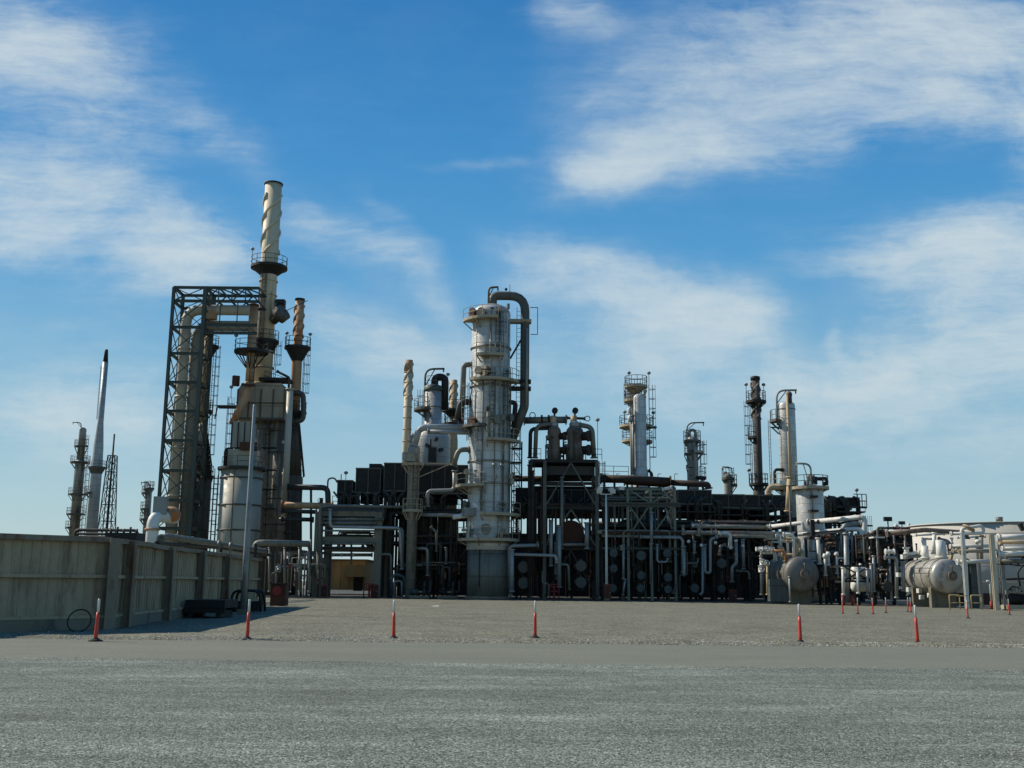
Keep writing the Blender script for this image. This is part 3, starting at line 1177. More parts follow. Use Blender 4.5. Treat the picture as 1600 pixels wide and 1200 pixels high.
for q in (345, 372):
    xx = V(q, 470, YF).x
    MB().beam((xx, y0, zs[-2]), (xx, y0, zs[-3]), .1).build('hanger', 'greensteel', t)
b = MB()
for i in range(5):
    xa = x1+(x2-x1)*i/5
    xb = x1+(x2-x1)*(i+1)/5
    b.beam((xa, y0, zs[-3]+.3), (xb, y0, zs[-3]-.6), .08)
b.build('brace', 'greensteel', t)

# the two ducts, each a thing
Yd = YF+1.7
X1 = V(287, 560, Yd).x
z1 = zc(X1, Yd, 484)
x3 = V(390, 483, Yd).x
t = thing('hot_gas_duct', 'wide pale grey duct rising inside the green frame and turning at its top', 'duct', (X1, Yd, 0))
b = MB()
b.tube([(X1, Yd, 3), (X1, Yd, z1), (x3, Yd, z1)], .57, 24, 1.6)
b.build('duct_run', 'duct', t)
for q in (775, 700, 620, 545):
    MB().cyl((X1, Yd, zc(X1, Yd, q)-.1), (X1, Yd, zc(X1, Yd, q)+.1), .66, n=24).build('flange', 'duct', t)
b = MB()
b.box((V(329, 497, Yd).x, Yd-.1, zc(X1, Yd, 493)), (1.3, .9, .9))
b.build('hanger_box', 'rusty', t)
X2 = V(302, 600, Yd+.9).x
z2 = zc(X2, Yd+.9, 509)
t = thing('lower_gas_duct', 'second darker grey duct inside the green frame, nested below the pale one', 'duct', (X2, Yd+.9, 0))
b = MB()
b.tube([(X2, Yd+.9, 3), (X2, Yd+.9, z2), (x3, Yd+.9, z2)], .58, 24, 1.5)
b.build('duct_run', 'ductdark', t)
for q in (755, 680, 600):
    MB().cyl((X2, Yd+.9, zc(X2, Yd+.9, q)-.1), (X2, Yd+.9, zc(X2, Yd+.9, q)+.1), .68, n=24).build('flange', 'ductdark', t)

# brown heater with stack at px 325
t = Tower('heater_stack', 'brown tinged stack with caged ladder standing right behind the green duct frame', 'stack', 324, 560, 116)
zb = t.z(742)
t.shell([(t.m(19), 0), (t.m(18.5), zb)], 'heaterblack', 'heater_drum', 40)
t.shell([(t.m(18), zb), (t.m(11), t.z(705)), (t.m(11), t.z(688))], 'heaterblack', 'cone', 32)
t.shell([(t.m(7.5), t.z(690)), (t.m(7), t.z(545)), (t.m(7), t.z(505))], 'tan', 'shaft', 28)
t.shell([(t.m(7.6), t.z(506)), (t.m(7.9), t.z(470)), (t.m(7.6), t.z(462))], 'rusty', 'stack_cap', 24)
t.plat(541, t.m(7), t.m(17), -60, 150, m='darksteel', cone=True, knee=1.4)
t.plat(642, t.m(7), t.m(14), -60, 100, m='darksteel')
t.lad(-15, t.m(10), t.z(742), t.z(541), m='darksteel')
t.lad(10, t.m(19), 1, zb, m='darksteel')
t.plat(744, t.m(18), t.m(21), -90, 90, m='darksteel')
b = MB()
c0 = t.at(-90, t.m(5), t.z(672))
b.sphere(c0, t.m(9.5), 16, 10, (1, 1, 1.1))
b.tube([c0, (c0[0]-t.m(2), c0[1]-1, c0[2]-t.m(16)), (c0[0]-t.m(1), c0[1]-.3, c0[2]-t.m(40))], t.m(7), 16)
b.build('burner_hood', 'duct', t.root)
b = MB()
p0, p1 = t.at(-40, t.m(11), t.z(688)), t.at(-20, t.m(21), t.z(744))
for dz in (0, 1.1):
    b.beam((p0[0], p0[1], p0[2]+dz), (p1[0], p1[1], p1[2]+dz), .12)
for i in range(9):
    f = i/8
    q = Vector(p0).lerp(Vector(p1), f)
    b.beam(q, q+Vector((0, 0, 1.1)), .07)
    b.box((q.x, q.y, q.z), (.3, .9, .05))
b.build('stair', 'darksteel', t.root)
zbr = t.z(640)

# walkway bridging to the next tower
xa, xb = V(341, 640, 114).x, V(371, 640, 114).x
b = MB()
b.box(((xa+xb)/2, 114, zbr), (xb-xa, 1.0, .25))
b.beam((xa, 113.6, zbr-.1), (xa-.2, 113.6, zbr-1.4), .12)
o = b.build('walkway', 'darksteel', loc=((xa+xb)/2, 114, zbr))
tag(o, 'short dark footbridge high up between the brown stack and the box heater', 'footbridge')
t = thing('ladder_mast', 'isolated thin ladder run hanging in the gap below the footbridge', 'ladder', (V(353, 640, 114).x, 114.8, 0))
ladder(t, (V(353, 640, 114).x, 114.8), 2, zc(V(353, 640, 114).x, 114.8, 620), (1, 0), 'darksteel', True)
lamp(t, (V(358, 615, 114).x, 114.8, zc(V(358, 615, 114).x, 114.8, 622)), 1.3)

# ------------------------------------------------------------------ main heater and its tall stack
t = Tower('tall_stack', 'tallest pale stack with spiral strakes and a ring platform, rising from the box heater', 'stack', 421, 410, 118)
rs = t.m(13.2, 30)
t.shell([(rs*1.02, t.z(600)), (rs, t.z(418)), (rs, t.z(289))], 'stack', 'shaft', 36)
t.shell([(rs*1.12, t.z(289)), (rs*1.12, t.z(287)), (rs*.8, t.z(286.5))], 'darksteel', 'rim', 36)
strakes(t, rs, t.z(398), t.z(305), 1.0, 'stack', 3, .13)
platform(t.root, t.x, t.y, t.z(417.5), rs, t.m(28.5, 30), m='darksteel', cone=True, knee=t.m(14, 30))
t.plat(533, rs, t.m(22), -120, 60, m='darksteel', cone=True, knee=1.6)
t.plat(538, rs, t.m(20), 150, 260, m='darksteel')
t.lad(-100, rs, t.z(533), t.z(418), m='darksteel')
for q in (440, 462):
    MB().ring((t.x, t.y, t.z(q)), rs+.05, .09, 32, 6).build('band', 'stack', t.root)
lamp(t.root, t.at(200, t.m(27, 30), t.z(417)), 2.0)
for q in (600, 575, 550):
    MB().ring((t.x, t.y, t.z(q)), rs+.08, .12, 32, 6).build('band', 'heaterdark', t.root)
# tilted drum at the side
b = MB()
c0 = Vector(t.at(-35, rs+.1, t.z(503)))
c1 = c0+Vector((t.m(20), -.6, t.m(13)))
b.tube([c0, c0+(c1-c0)*.45, c0+(c1-c0)*.45, c1], [.55, .55, .95, .95], 16)
b.build('damper_drum', 'greysteel', t.root)
b = MB()
b.box((t.x+rs+.6, t.y, t.z(472)), (1.0, .9, .5))
b.box((t.x+rs+.6, t.y, t.z(478)), (1.0, .9, .2))
b.build('damper_box', 'darksteel', t.root)
b = MB()
b.beam(c1, (c1.x+2.4, c1.y+1, c1.z+1.6), .07)
b.build('stay', 'darksteel', t.root)
t.lad(-10, t.m(16), t.z(600), t.z(533), m='darksteel')

# box heater
Yh = 116
xa, xb = V(370, 620, Yh).x, V(446, 620, Yh).x
za, zb = zc(xa, Yh, 655), zc(xa, Yh, 598)
t = thing('box_heater', 'bulky dark brown heater with a chamfered box top under the tallest stack', 'heater', ((xa+xb)/2, Yh+2.5, 0))
b = MB()
ch = .9
pts = [(xa, za), (xb, za), (xb, zb-ch), (xb-ch*.6, zb), (xa+ch*.6, zb), (xa, zb-ch)]
vs = [(x, Yh, z) for x, z in pts]+[(x, Yh+5, z) for x, z in pts]
n = 6
b.add(vs, [tuple(range(n)), tuple(reversed(range(n, 2*n)))]+[(i, i+n, (i+1) % n+n, (i+1) % n) for i in range(n)])
b.build('convection_box', 'heaterdark', t)
b = MB()
for f in (0.02, .25, .5, .75, .98):
    b.box((xa+(xb-xa)*f, Yh-.06, (za+zb)/2-.3), (.12, .12, (zb-za)*.8))
b.box(((xa+xb)/2, Yh-.07, za+.1), (xb-xa, .14, .2))
b.box(((xa+xb)/2, Yh-.07, za+(zb-za)*.45), (xb-xa, .1, .12))
b.build('rib', 'greysteel', t)
b = MB()
b.box((V(427, 600, Yh).x, Yh+1.2, zc(xb, Yh, 592)), (3.4, 2.2, .35))
b.build('roof_deck', 'darksteel', t)
hrail(t, [(V(412, 600, Yh).x, Yh+.1, zb+.3), (V(450, 600, Yh).x, Yh+.1, zb-.6)], 'darksteel', name='handrail')
pipe(t, [(V(432, 590, Yh).x, Yh, zc(xb, Yh, 580)), (V(452, 590, Yh).x, Yh, zc(xb, Yh, 590)), (V(452, 590, Yh).x, Yh, zc(xb, Yh, 640))], .14, 'dkpipe')
Xc = V(433, 760, Yh+1.5).x
rc = 17*mpp(Xc, Yh)
MB().lathe(Xc, Yh+2.2, [(rc, 0), (rc, za)], 40).build('radiant_drum', 'heaterdark', t)
MB().lathe(V(400, 700, Yh).x, Yh+2.4, [(rc*.95, 0), (rc*.95, za)], 40).build('radiant_drum', 'heaterdark', t)
for q in (675, 708, 780, 820):
    MB().ring((Xc, Yh+2.2, zc(Xc, Yh+2.2, q)), rc+.02, .07, 36, 5).build('band', 'greysteel', t)
ladder(t, (V(416, 700, Yh).x, Yh+.3), 1, za, (0, -1), 'darksteel')
for q in (700, 735, 765, 795):
    z_ = zc(Xc, Yh, q)
    b = MB()
    b.box((V(421, q, Yh).x, Yh-.1, z_), (1.5, .9, .1))
    b.build('landing', 'darksteel', t)
px_ = V(449, 700, Yh-1).x
pipe(t, [(px_, Yh-1, zc(px_, Yh, 610)), (px_, Yh-1, zc(px_, Yh, 812))], .36, 'duct', n=14, name='riser_pipe')
for q in (691, 740):
    p = V(443, q, Yh-.2)
    MB().sphere(p, .2, 8, 6).build('lamp_head', 'whitepipe', t)
for (qx, qy) in ((430, 760), (423, 790), (415, 667), (426, 667)):
    p = V(qx, qy, Yh+.2)
    MB().cyl(p, p+Vector((0, -.35, 0)), .24, n=12).build('sight_port', 'greysteel', t)

# light grey cylindrical heater
t = Tower('pale_heater', 'pale grey banded cylindrical heater with dark box on top, behind the mast', 'heater', 375, 790, 110)
r_ = t.m(32)
t.shell([(r_, 0), (r_, t.z(733))], 'heater', 'radiant_drum', 56)
for q in (748, 790, 829):
    MB().ring((t.x, t.y, t.z(q)), r_+.02, .10, 56, 6).build('band', 'greysteel', t.root)
t.plat(732, r_-.3, r_+.35, 0, 360, m='darksteel', rail=False, knee=.4)
b = MB()
zA, zB = t.z(732), t.z(704)
b.box((t.x, t.y, (zA+zB)/2), (t.m(38), t.m(36), zB-zA))
b.build('transition_box', 'heater', t.root)
b = MB()
zC = t.z(661)
b.box((t.x, t.y, (zB+zC)/2+.1), (t.m(30), t.m(34), zC-zB-.2))
b.build('convection_box', 'ductdark', t.root)
b = MB()
for f in (-.5, -.17, .17, .5):
    b.box((t.x+t.m(30)*f, t.y-t.m(17)-.04, (zB+zC)/2), (.1, .1, (zC-zB)*.95))
b.build('rib', 'darksteel', t.root)
MB().box((t.x+t.m(14), t.y-t.m(19), t.z(700)), (t.m(26), 1.1, .8)).build('cable_deck', 'rustred', t.root)
hrail(t.root, [t.at(180, r_, t.z(731)), t.at(225, r_, t.z(731)), t.at(270, r_, t.z(731)), t.at(315, r_, t.z(731)), t.at(360, r_, t.z(731))], 'darksteel', name='handrail')
b = MB()
for f in (.3, .42):
    b.box((t.x+.02, t.y, t.z(790)), (.01, .01, .01))
b.v, b.f, b.sm = [], [], []
b.cyl((t.x-r_*.1, t.y-r_-.05, .5), (t.x-r_*.1, t.y-r_-.05, t.z(735)), .06, n=5)
b.build('seam_bar', 'greysteel', t.root)
b = MB()
b.tube([t.at(195, r_-.4, t.z(733)), t.at(195, r_-.4, t.z(703)), t.at(190, r_-1.1, t.z(703))], .22, 10)
b.build('side_pipe', 'darksteel', t.root)
t.lad(190, r_, 1, t.z(733), m='darksteel')
ladder(t.root, (t.x+t.m(24), t.y-t.m(22)), t.z(733), t.z(675), (0, -1), 'galv')

# rusty stack with twisted base
t = Tower('rusty_stack', 'rust streaked stack in front of the tallest one, ending in a bent rusty transition', 'stack', 393, 545, 113.5)
rr = t.m(7.2)
t.shell([(rr*.95, t.z(600)), (rr, t.z(560)), (rr, t.z(478))], 'rusty', 'shaft', 28)
t.shell([(rr*1.1, t.z(479)), (rr*1.1, t.z(476)), (rr*.8, t.z(475))], 'rustred', 'rim', 24)
t.plat(549, rr, t.m(27), 0, 360, m='darksteel', cone=False, knee=1.9)
b = MB()
q0 = (t.x, t.y, t.z(598))
q1 = (t.x-.35, t.y-.2, t.z(622))
q2 = (t.x-.9, t.y-.3, t.z(640))
q3 = (t.x-1.5, t.y-.4, t.z(664))
b.tube([q0, q1, q2, q3], [rr, rr*1.15, rr*.75, rr*.85], 14)
b.build('bent_transition', 'rusty', t.root)
b = MB()
b.box((t.x-1.35, t.y-.6, t.z(597)), (.7, .6, 1.1), .5)
b.box((t.x+.1, t.y-.9, t.z(604)), (1.5, .3, .25), .2)
b.build('broken_plate', 'rustred', t.root)
t.lad(-60, rr, t.z(600), t.z(549), m='darksteel')
lamp(t.root, t.at(200, t.m(25), t.z(549)), 1.7)

# right-hand rusty stack
t = Tower('strake_stack', 'slimmer rust brown straked stack with ring platform standing alone beside the heaters', 'stack', 465, 545, 119)
r_ = t.m(7.2)
t.shell([(t.m(8.3), t.z(650)), (t.m(8), t.z(560)), (r_, t.z(540)), (r_, t.z(470))], 'rusty', 'shaft', 28)
t.shell([(r_*1.12, t.z(470)), (r_*1.12, t.z(467)), (r_*.8, t.z(466.5))], 'darksteel', 'rim', 24)
strakes(t, r_, t.z(528), t.z(478), 1.0, 'rusty', 3, .1)
t.plat(543, r_, t.m(21), 0, 360, m='darksteel', cone=True, knee=1.8)
t.plat(644, r_, t.m(19), -100, 60, m='darksteel', cone=True, knee=1.2)
t.lad(-5, t.m(9), t.z(644), t.z(543), m='darksteel')
lamp(t.root, t.at(10, t.m(19), t.z(543)), 1.7)
lamp(t.root, t.at(190, t.m(18), t.z(543)), 1.7)
t.shell([(t.m(16), t.z(745)), (t.m(8.3), t.z(650))], 'heaterblack', 'cone', 32)
t.shell([(t.m(18), 0), (t.m(18), t.z(748)), (t.m(16), t.z(744))], 'heaterblack', 'heater_drum', 40)
for (ax, cx_) in ((456, 474),):
    pipe(t.root, [V(456, 614, 118), V(474, 614, 118), V(474, 657, 118), V(458, 659, 118)], .3, 'greysteel', name='bypass_duct', n=12)
b = MB()
p0, p1 = t.at(-30, t.m(10), t.z(665)), t.at(-10, t.m(20), t.z(746))
for off in (0, .9):
    b.beam((p0[0]+off*.3, p0[1]-off, p0[2]), (p1[0]+off*.3, p1[1]-off, p1[2]), .12)
for i in range(9):
    q = Vector(p0).lerp(Vector(p1), i/8)
    b.beam((q.x-t.m(7)*(i/8), q.y, q.z), (q.x, q.y, q.z), .07)
b.beam((p0[0], p0[1], p0[2]), (p0[0], p0[1], p1[2]), .08)
b.build('stair', 'darksteel', t.root)

# white elbow and box at the wall
t = Tower('insulated_elbow', 'fat cream insulated pipe elbow rising just behind the panel wall', 'duct', 238, 830, 72)
r_ = t.m(9.2)
b = MB()
b.tube([(t.x, 72, 0), (t.x, 72, t.z(806)), (t.x+t.m(20), 74, t.z(806))], r_, 24, r_*1.7)
b.build('elbow', 'whitepipe', t.root)
MB().ring((t.x, 72, t.z(827)), r_+.03, .09, 24, 6).build('band', 'rusty', t.root)
b = MB()
c0 = V(251, 790, 72.6)
b.box(c0, (t.m(20), .9, t.m(27)), .2)
b.build('valve_box', 'galv', t.root)
b = MB()
b.sphere(V(266, 804, 73.5), .62, 14, 10, (1.2, 1, .9))
b.build('expansion_joint', 'rusty', t.root)

# pipes running above the wall
t = thing('wall_pipe_run', 'two long grey pipes with flanges running just above the top of the panel wall', 'pipe run', (V(340, 850, 78).x, 78, 0))
a = [V(252, 842, 64), V(262, 838, 66), V(330, 848, 78), V(415, 861, 92)]
pipe(t, a, .20, 'greypipe', n=10)
a = [V(246, 850, 63), V(300, 852, 74), V(345, 856, 84), V(425, 868, 96)]
pipe(t, a, .14, 'dkpipe', n=10)
for (qx, qy) in ((275, 841), (300, 845), (342, 851), (360, 854)):
    p = V(qx, qy, 75)
    MB().cyl(p-Vector((.05, 0, 0)), p+Vector((.12, 0, 0)), .3, n=12).build('flange', 'greypipe', t)
for qx in (258, 290, 346, 400):
    p = V(qx, 850, 76)
    MB().beam((p.x, 76, 0), (p.x, 76, p.z), .16).build('support', 'darksteel', t)


# ------------------------------------------------------------------ generic plant kit
def frame(t, xs, ys, zs, w=.3, m='darksteel', col_m=None, brace=(), bw=.11, floors=(), fm='darksteel'):
    for x in xs:
        for y in ys:
            MB().ibeam((x, y, 0), (x, y, zs[-1]), w, w, up=(0, 1, 0)).build('column', col_m or m, t)
    for z in zs:
        for y in ys:
            MB().ibeam((xs[0], y, z-.02), (xs[-1], y, z-.02), w*.6, w*.9).build('beam', m, t)
        for x in xs:
            MB().ibeam((x, ys[0], z-.05), (x, ys[-1], z-.05), w*.6, w*.9).build('beam', m, t)
    Z = [0]+list(zs)
    for (i, k, kind) in brace:          # bay i, storey k
        a, c = xs[i], xs[i+1]
        z0, z1 = Z[k], Z[k+1]
        b = MB()
        y = ys[0]-.05
        if kind == 'X':
            b.beam((a, y, z0), (c, y, z1), bw)
            b.beam((c, y+.1, z0), (a, y+.1, z1), bw)
        elif kind == 'V':
            b.beam((a, y, z0), ((a+c)/2, y, z1-.1), bw)
            b.beam((c, y, z0), ((a+c)/2, y, z1-.1), bw)
        elif kind == '/':
            b.beam((a, y, z0), (c, y, z1), bw)
        else:
            b.beam((c, y, z0), (a, y, z1), bw)
        b.build('brace', m, t)
    for (k, cov) in floors:
        z = Z[k]
        MB().box(((xs[0]+xs[-1])/2, (ys[0]+ys[-1])/2, z+.12), ((xs[-1]-xs[0])*cov, (ys[-1]-ys[0])*cov, .06)).build('grating', fm, t)


def clutter(t, seed, xs, ys, zs, n_run=10, n_drop=14, n_valve=8, mats=('greypipe', 'dkpipe', 'silver2', 'brownpipe'), rmin=.06, rmax=.2, lowest=None):
    """pipe runs along the levels, drops between them, valves and instruments on the drops"""
    q = random.Random(seed)
    x0, x1 = xs
    y0, y1 = ys
    runs = []
    for _ in range(n_run):
        z = q.choice(zs)+q.uniform(.15, .7)
        y = q.uniform(y0, y1)
        r = q.uniform(rmin, rmax)
        a = x0+q.uniform(0, .35)*(x1-x0)
        c = x1-q.uniform(0, .35)*(x1-x0)
        pts = [(a, y, z), (c, y, z)]
        if lowest:
            pts = [(a, y, lowest)]+pts+[(c, y, lowest)]
        elif q.random() < .75:
            zd = q.uniform(.4, z*.8)
            pts = [(a, y, zd)]+pts
        if q.random() < .5 and not lowest:
            pts = pts+[(c, y, q.uniform(.3, z*.8))]
        pipe(t, pts, r, q.choice(mats))
        runs.append((a, c, y, z, r))
    for _ in range(n_drop):
        x = q.uniform(x0, x1)
        y = y0+(y1-y0)*q.random()**1.6
        z1_ = q.choice(zs)+q.uniform(-.3, .6)
        z0_ = q.uniform(.2, z1_*.6)
        r = q.uniform(rmin, rmax*.8)
        k = q.random()
        if k < .4:
            pts = [(x, y, z0_), (x, y, z1_)]
        elif k < .8:
            dx = q.choice((-1, 1))*q.uniform(.5, 1.6)
            pts = [(x, y, z0_), (x, y, z1_), (x+dx, y, z1_), (x+dx, y, z1_-q.uniform(.6, 2))]
        else:
            dx = q.choice((-1, 1))*q.uniform(.4, 1.2)
            zm = (z0_+z1_)/2
            pts = [(x, y, z0_), (x, y, zm), (x+dx, y, zm), (x+dx, y, z1_)]
        pipe(t, pts, r, q.choice(mats), n=7)
        if q.random() < .5:
            valve(t, (x, y, z0_+(min(z1_, (z0_+z1_)/2)-z0_)*q.uniform(.3, .8)), max(r, .08), 'Z')
    for _ in range(n_valve):
        if not runs:
            break
        a, c, y, z, r = q.choice(runs)
        valve(t, (q.uniform(a, c), y, z), max(r, .09), 'X')


def exchanger_proto(m='endplate', shell='dkpipe'):
    """unit exchanger: radius 1, end cover facing -Y at y=0"""
    r = thing('heat_exchanger', 'x', 'heat exchanger', (0, 0, 0))
    b = MB()
    b.tube([(0, .55, 0), (0, 7.5, 0)], [.88, .88], 24)
    b.tube([(0, 7.5, 0), (0, 7.8, 0), (0, 8.0, 0)], [.88, .6, .2], 24)
    b.build('shell', shell, r)
    b = MB()
    b.tube([(0, 0, 0), (0, .14, 0)], [1, 1], 32)
    b.tube([(0, .14, 0), (0, .45, 0)], [.82, .82], 24)
    b.tube([(0, .45, 0), (0, .6, 0)], [1, 1], 32)
    b.build('end_cover', m, r)
    b = MB()
    for i in range(20):
        a = 2*PI*i/20
        b.cyl((.91*math.cos(a), -.06, .91*math.sin(a)), (.91*math.cos(a), .02, .91*math.sin(a)), .045, n=5)
    b.build('bolts', m, r)
    for y in (1.6, 6):
        MB().box((0, y, -1.1), (1.5, .4, .8)).build('saddle', 'darksteel', r)
    MB().tube([(0, 1.1, .8), (0, 1.1, 1.35)], .28, 10).build('nozzle', shell, r)
    MB().tube([(0, 1.1, -.8), (0, 1.1, -1.35)], .28, 10).build('nozzle', shell, r)
    return r


EXP = exchanger_proto()
EXB = exchanger_proto('bluegrey', 'dkpipe')
EX_USED = {id(EXP): False, id(EXB): False}


def exch(px, py, rpx, Y, label, proto=None, L=1.0):
    proto = proto or EXP
    p = V(px, py, Y)
    s_ = rpx*mpp(p.x, Y, p.z)
    if not EX_USED[id(proto)]:
        o = proto
        EX_USED[id(proto)] = True
    else:
        o = copy_tree(proto)
    o.location = p
    o.scale = (s_, s_*L, s_)
    o['label'] = label
    o['group'] = 'heat exchangers with round end covers'
    return o


# ------------------------------------------------------------------ portal and the area left of the main column
YP = 109.0


def XZ(px, py, Y):
    p = V(px, py, Y)
    return p.x, p.z


xl, _ = XZ(496, 880, YP)
xr, _ = XZ(590, 880, YP)
ztop = XZ(540, 800, YP)[1]
t = thing('concrete_portal', 'heavy brown concrete portal with stacked beams framing the view to the tan building', 'portal', ((xl+xr)/2, YP, 0))
for x in (xl, xr):
    MB().box((x, YP, ztop/2), (.75, .8, ztop)).build('column', 'concrete', t)
    MB().box((x, YP+6, ztop/2), (.75, .8, ztop)).build('column', 'concrete', t)
for py, hh in ((803, .5), (843, .55), (857, .35)):
    z_ = XZ(540, py, YP)[1]
    MB().box(((xl+xr)/2, YP-.05, z_), (xr-xl-.76, .6, hh)).build('beam', 'concrete', t)
    MB().box(((xl+xr)/2, YP+6, z_), (xr-xl-.76, .6, hh)).build('beam', 'concrete', t)
for (qa, qb, py, r_, m_) in ((505, 600, 811, .13, 'greypipe'), (503, 588, 817, .16, 'greypipe'), (498, 586, 829, .10, 'silver2'), (503, 586, 849, .14, 'greypipe'), (505, 585, 856, .11, 'dkpipe')):
    a, c = V(qa, py, YP-.6), V(qb, py+.5, YP-.6)
    pipe(t, [a, c], r_, m_)
a = V(514, 867, YP+2)
c = V(582, 867, YP+2)
pipe(t, [a, c], .17, 'silver', name='pipe')
for q in (520, 534, 552):
    p = V(q, 867, YP+1.7)
    MB().sphere(p, .2, 10, 6).build('lagging_end', 'whitepipe', t)
MB().beam(V(549, 845, YP+.2), V(549, 882, YP+.2), .18).build('hanger', 'greysteel', t)
clutter(t, 5, (xl+.6, xr-.6), (YP+.8, YP+5.5), [XZ(540, 838, YP)[1], XZ(540, 846, YP)[1]], 12, 0, 8, rmin=.05, rmax=.14, lowest=5.2)
a = V(497, 812, YP-.8)
pipe(t, [V(500, 930, YP-.8), V(500, 792, YP-.8), V(516, 790, YP-.8), V(665, 793, YP-.8)], .15, 'greypipe', n=10)
pipe(t, [V(516, 795, YP-.7), V(516, 823, YP-.7), V(625, 825, YP-.7), V(628, 890, YP-.7)], .16, 'silver', n=10)
t2 = thing('dark_tank_deck', 'dark box girder deck above the portal between the grey pipes', 'deck', ((xl+xr)/2, YP+3, 0))
MB().box(((xl+xr)/2+.3, YP+4.6, XZ(540, 799, YP)[1]), (xr-xl+.4, 9.0, 1.35)).build('girder', 'bluegrey', t2)
MB().box(((xl+xr)/2, YP+.15, XZ(540, 816, YP)[1]), (xr-xl-.8, .1, .9)).build('cable_tray', 'ductdark', t2)

# tan building behind
Yb = 128
xa, xb = V(480, 900, Yb).x, V(571, 900, Yb).x
zt = V(540, 876, Yb).z
t = thing('tan_building', 'low tan walled building seen through the concrete portal', 'building', ((xa+xb)/2, Yb+4, 0))
MB().box(((xa+xb)/2, Yb+4, zt/2+.3), (xb-xa, 8, zt-.6)).build('wall', 'buildtan', t)
MB().box((V(556, 900, Yb).x, Yb-.9, zt-1.3), (2.6, 1.8, 1.2)).build('annex', 'buildtan', t)
MB().box(((xa+xb)/2, Yb+4, zt+.1), (xb-xa+.4, 8.4, .15)).build('roof', 'concrete', t)
MB().box((V(560, 900, Yb).x, Yb-.04, 1.6), (1.1, .06, 2.2)).build('door', 'darksteel', t)
b = MB()
for i in range(6):
    b.box((xa+1+(xb-xa-2)*i/5, Yb-.03, zt/2+.3), (.06, .05, zt-.9))
b.build('joint_strip', 'rusty', t)

# vertical pipe forest between the wall end and the portal
t = thing('manifold_frame', 'thicket of thin vertical pipes and grey valves between the panel wall and the concrete portal', 'pipe manifold', (V(462, 930, 104).x, 105, 0))
x0, x1 = V(424, 930, 104).x, V(497, 930, 104).x
frame(t, [x0, (x0+x1)/2, x1], [105, 110], [XZ(460, 888, 105)[1], XZ(460, 862, 105)[1]], .2, 'greysteel')
clutter(t, 11, (x0, x1), (103.6, 110), [2.6, 3.9], 8, 26, 8, mats=('greypipe', 'concrete', 'galv', 'dkpipe'), rmin=.05, rmax=.12)
pipe(t, [V(399, 866, 100), V(399, 849, 100), V(412, 848, 100), V(486, 850, 101)], .30, 'greypipe', n=14)
for q in (421, 445, 468, 483):
    pipe(t, [V(q, 855, 101), V(q, 925, 101)], .11, 'greypipe', n=8)
for i in range(5):
    p = V(421+15*i, 868+(i % 2)*18, 100.7)
    valve(t, p, .13, 'Z', 'galv')
t = thing('heater_pipes', 'dark horizontal pipes stepping from the heater drum across to the portal', 'pipe run', (V(480, 800, 112).x, 112, 0))
pipe(t, [V(449, 761, 113), V(512, 762, 113), V(513, 800, 112)], .30, 'dkpipe', n=12)
pipe(t, [V(440, 789, 112), V(520, 791, 112)], .34, 'rusty', n=12)
pipe(t, [V(440, 798, 111), V(495, 800, 111)], .22, 'dkpipe', n=12)
pipe(t, [V(440, 811, 111), V(490, 812, 111)], .22, 'dkpipe', n=12)
pipe(t, [V(444, 832, 111), V(464, 832, 111), V(464, 870, 111)], .14, 'brownpipe', n=8)
for q in (451, 470, 486):
    MB().beam(V(q, 765, 113.5), (V(q, 930, 113.5).x, 113.5, 0), .22).build('support', 'darksteel', t)
valve(t, V(502, 783, 112.4), .15, 'Z', 'dkpipe')


# ------------------------------------------------------------------ dark air cooler houses
def cooler_house(px0, px1, py0, py1, Y, label, D=7, step=None, leg0=0):
    xa, xb = V(px0, py0, Y).x, V(px1, py0, Y).x
    za, zb = zc(xa, Y, py1), zc(xa, Y, py0)
    t = thing('air_cooler_house', label, 'air cooler', ((xa+xb)/2, Y+D/2, 0), 'dark air cooler houses over the pipe rack')
    W = xb-xa
    b = MB()
    b.box(((xa+xb)/2, Y+D/2, zb-(zb-za)*.32), (W, D, (zb-za)*.64))
    b.build('housing', 'housing', t)
    b = MB()
    k = max(2, int(W/1.3))
    for i in range(k+1):
        b.box((xa+W*i/k, Y-.04, zb-(zb-za)*.32), (.09, .09, (zb-za)*.64))
    b.box(((xa+xb)/2, Y-.05, zb-.06), (W+.15, .12, .14))
    b.box(((xa+xb)/2, Y-.05, zb-(zb-za)*.64), (W+.15, .14, .2))
    b.build('stiffener', 'greysteel', t)
    if step:
        b = MB()
        b.box((xa+W*(.5+step/2*.5), Y+D/2, zb+.25), (W*.5, D*.9, .5))
        b.build('louvre_box', 'housing', t)
    for x in (xa+.15, (xa+xb)/2, xb-.15):
        for y in (Y+.2, Y+D-.2):
            MB().beam((x, y, leg0), (x, y, zb-(zb-za)*.64), .26).build('leg', 'darksteel', t)
    for i in range(max(1, int(W/3))):
        x = xa+W*(i+.5)/max(1, int(W/3))
        MB().lathe(x, Y+D/2, [(1.25, zb-(zb-za)*.64-.9), (1.25, zb-(zb-za)*.64)], 24).build('fan_ring', 'darksteel', t)
    zz = za
    MB().box(((xa+xb)/2, Y+D/2, zz), (W+.8, D+1.2, .15)).build('walkway', 'darksteel', t)
    hrail(t, [(xa-.4, Y-.6, zz), (xb+.4, Y-.6, zz)], 'darksteel')
    q = random.Random(int(px0))
    for i in range(5):
        r = q.uniform(.08, .18)
        x = q.uniform(xa, xb)
        MB().tube([(x, Y-.25, za-.8), (x, Y-.25, za+q.uniform(.5, 1.5)), (x+q.choice((-.6, .6)), Y-.25, za+1.6)], r, 7).build('pipe', 'dkpipe', t)
    return t, xa, xb, za, zb


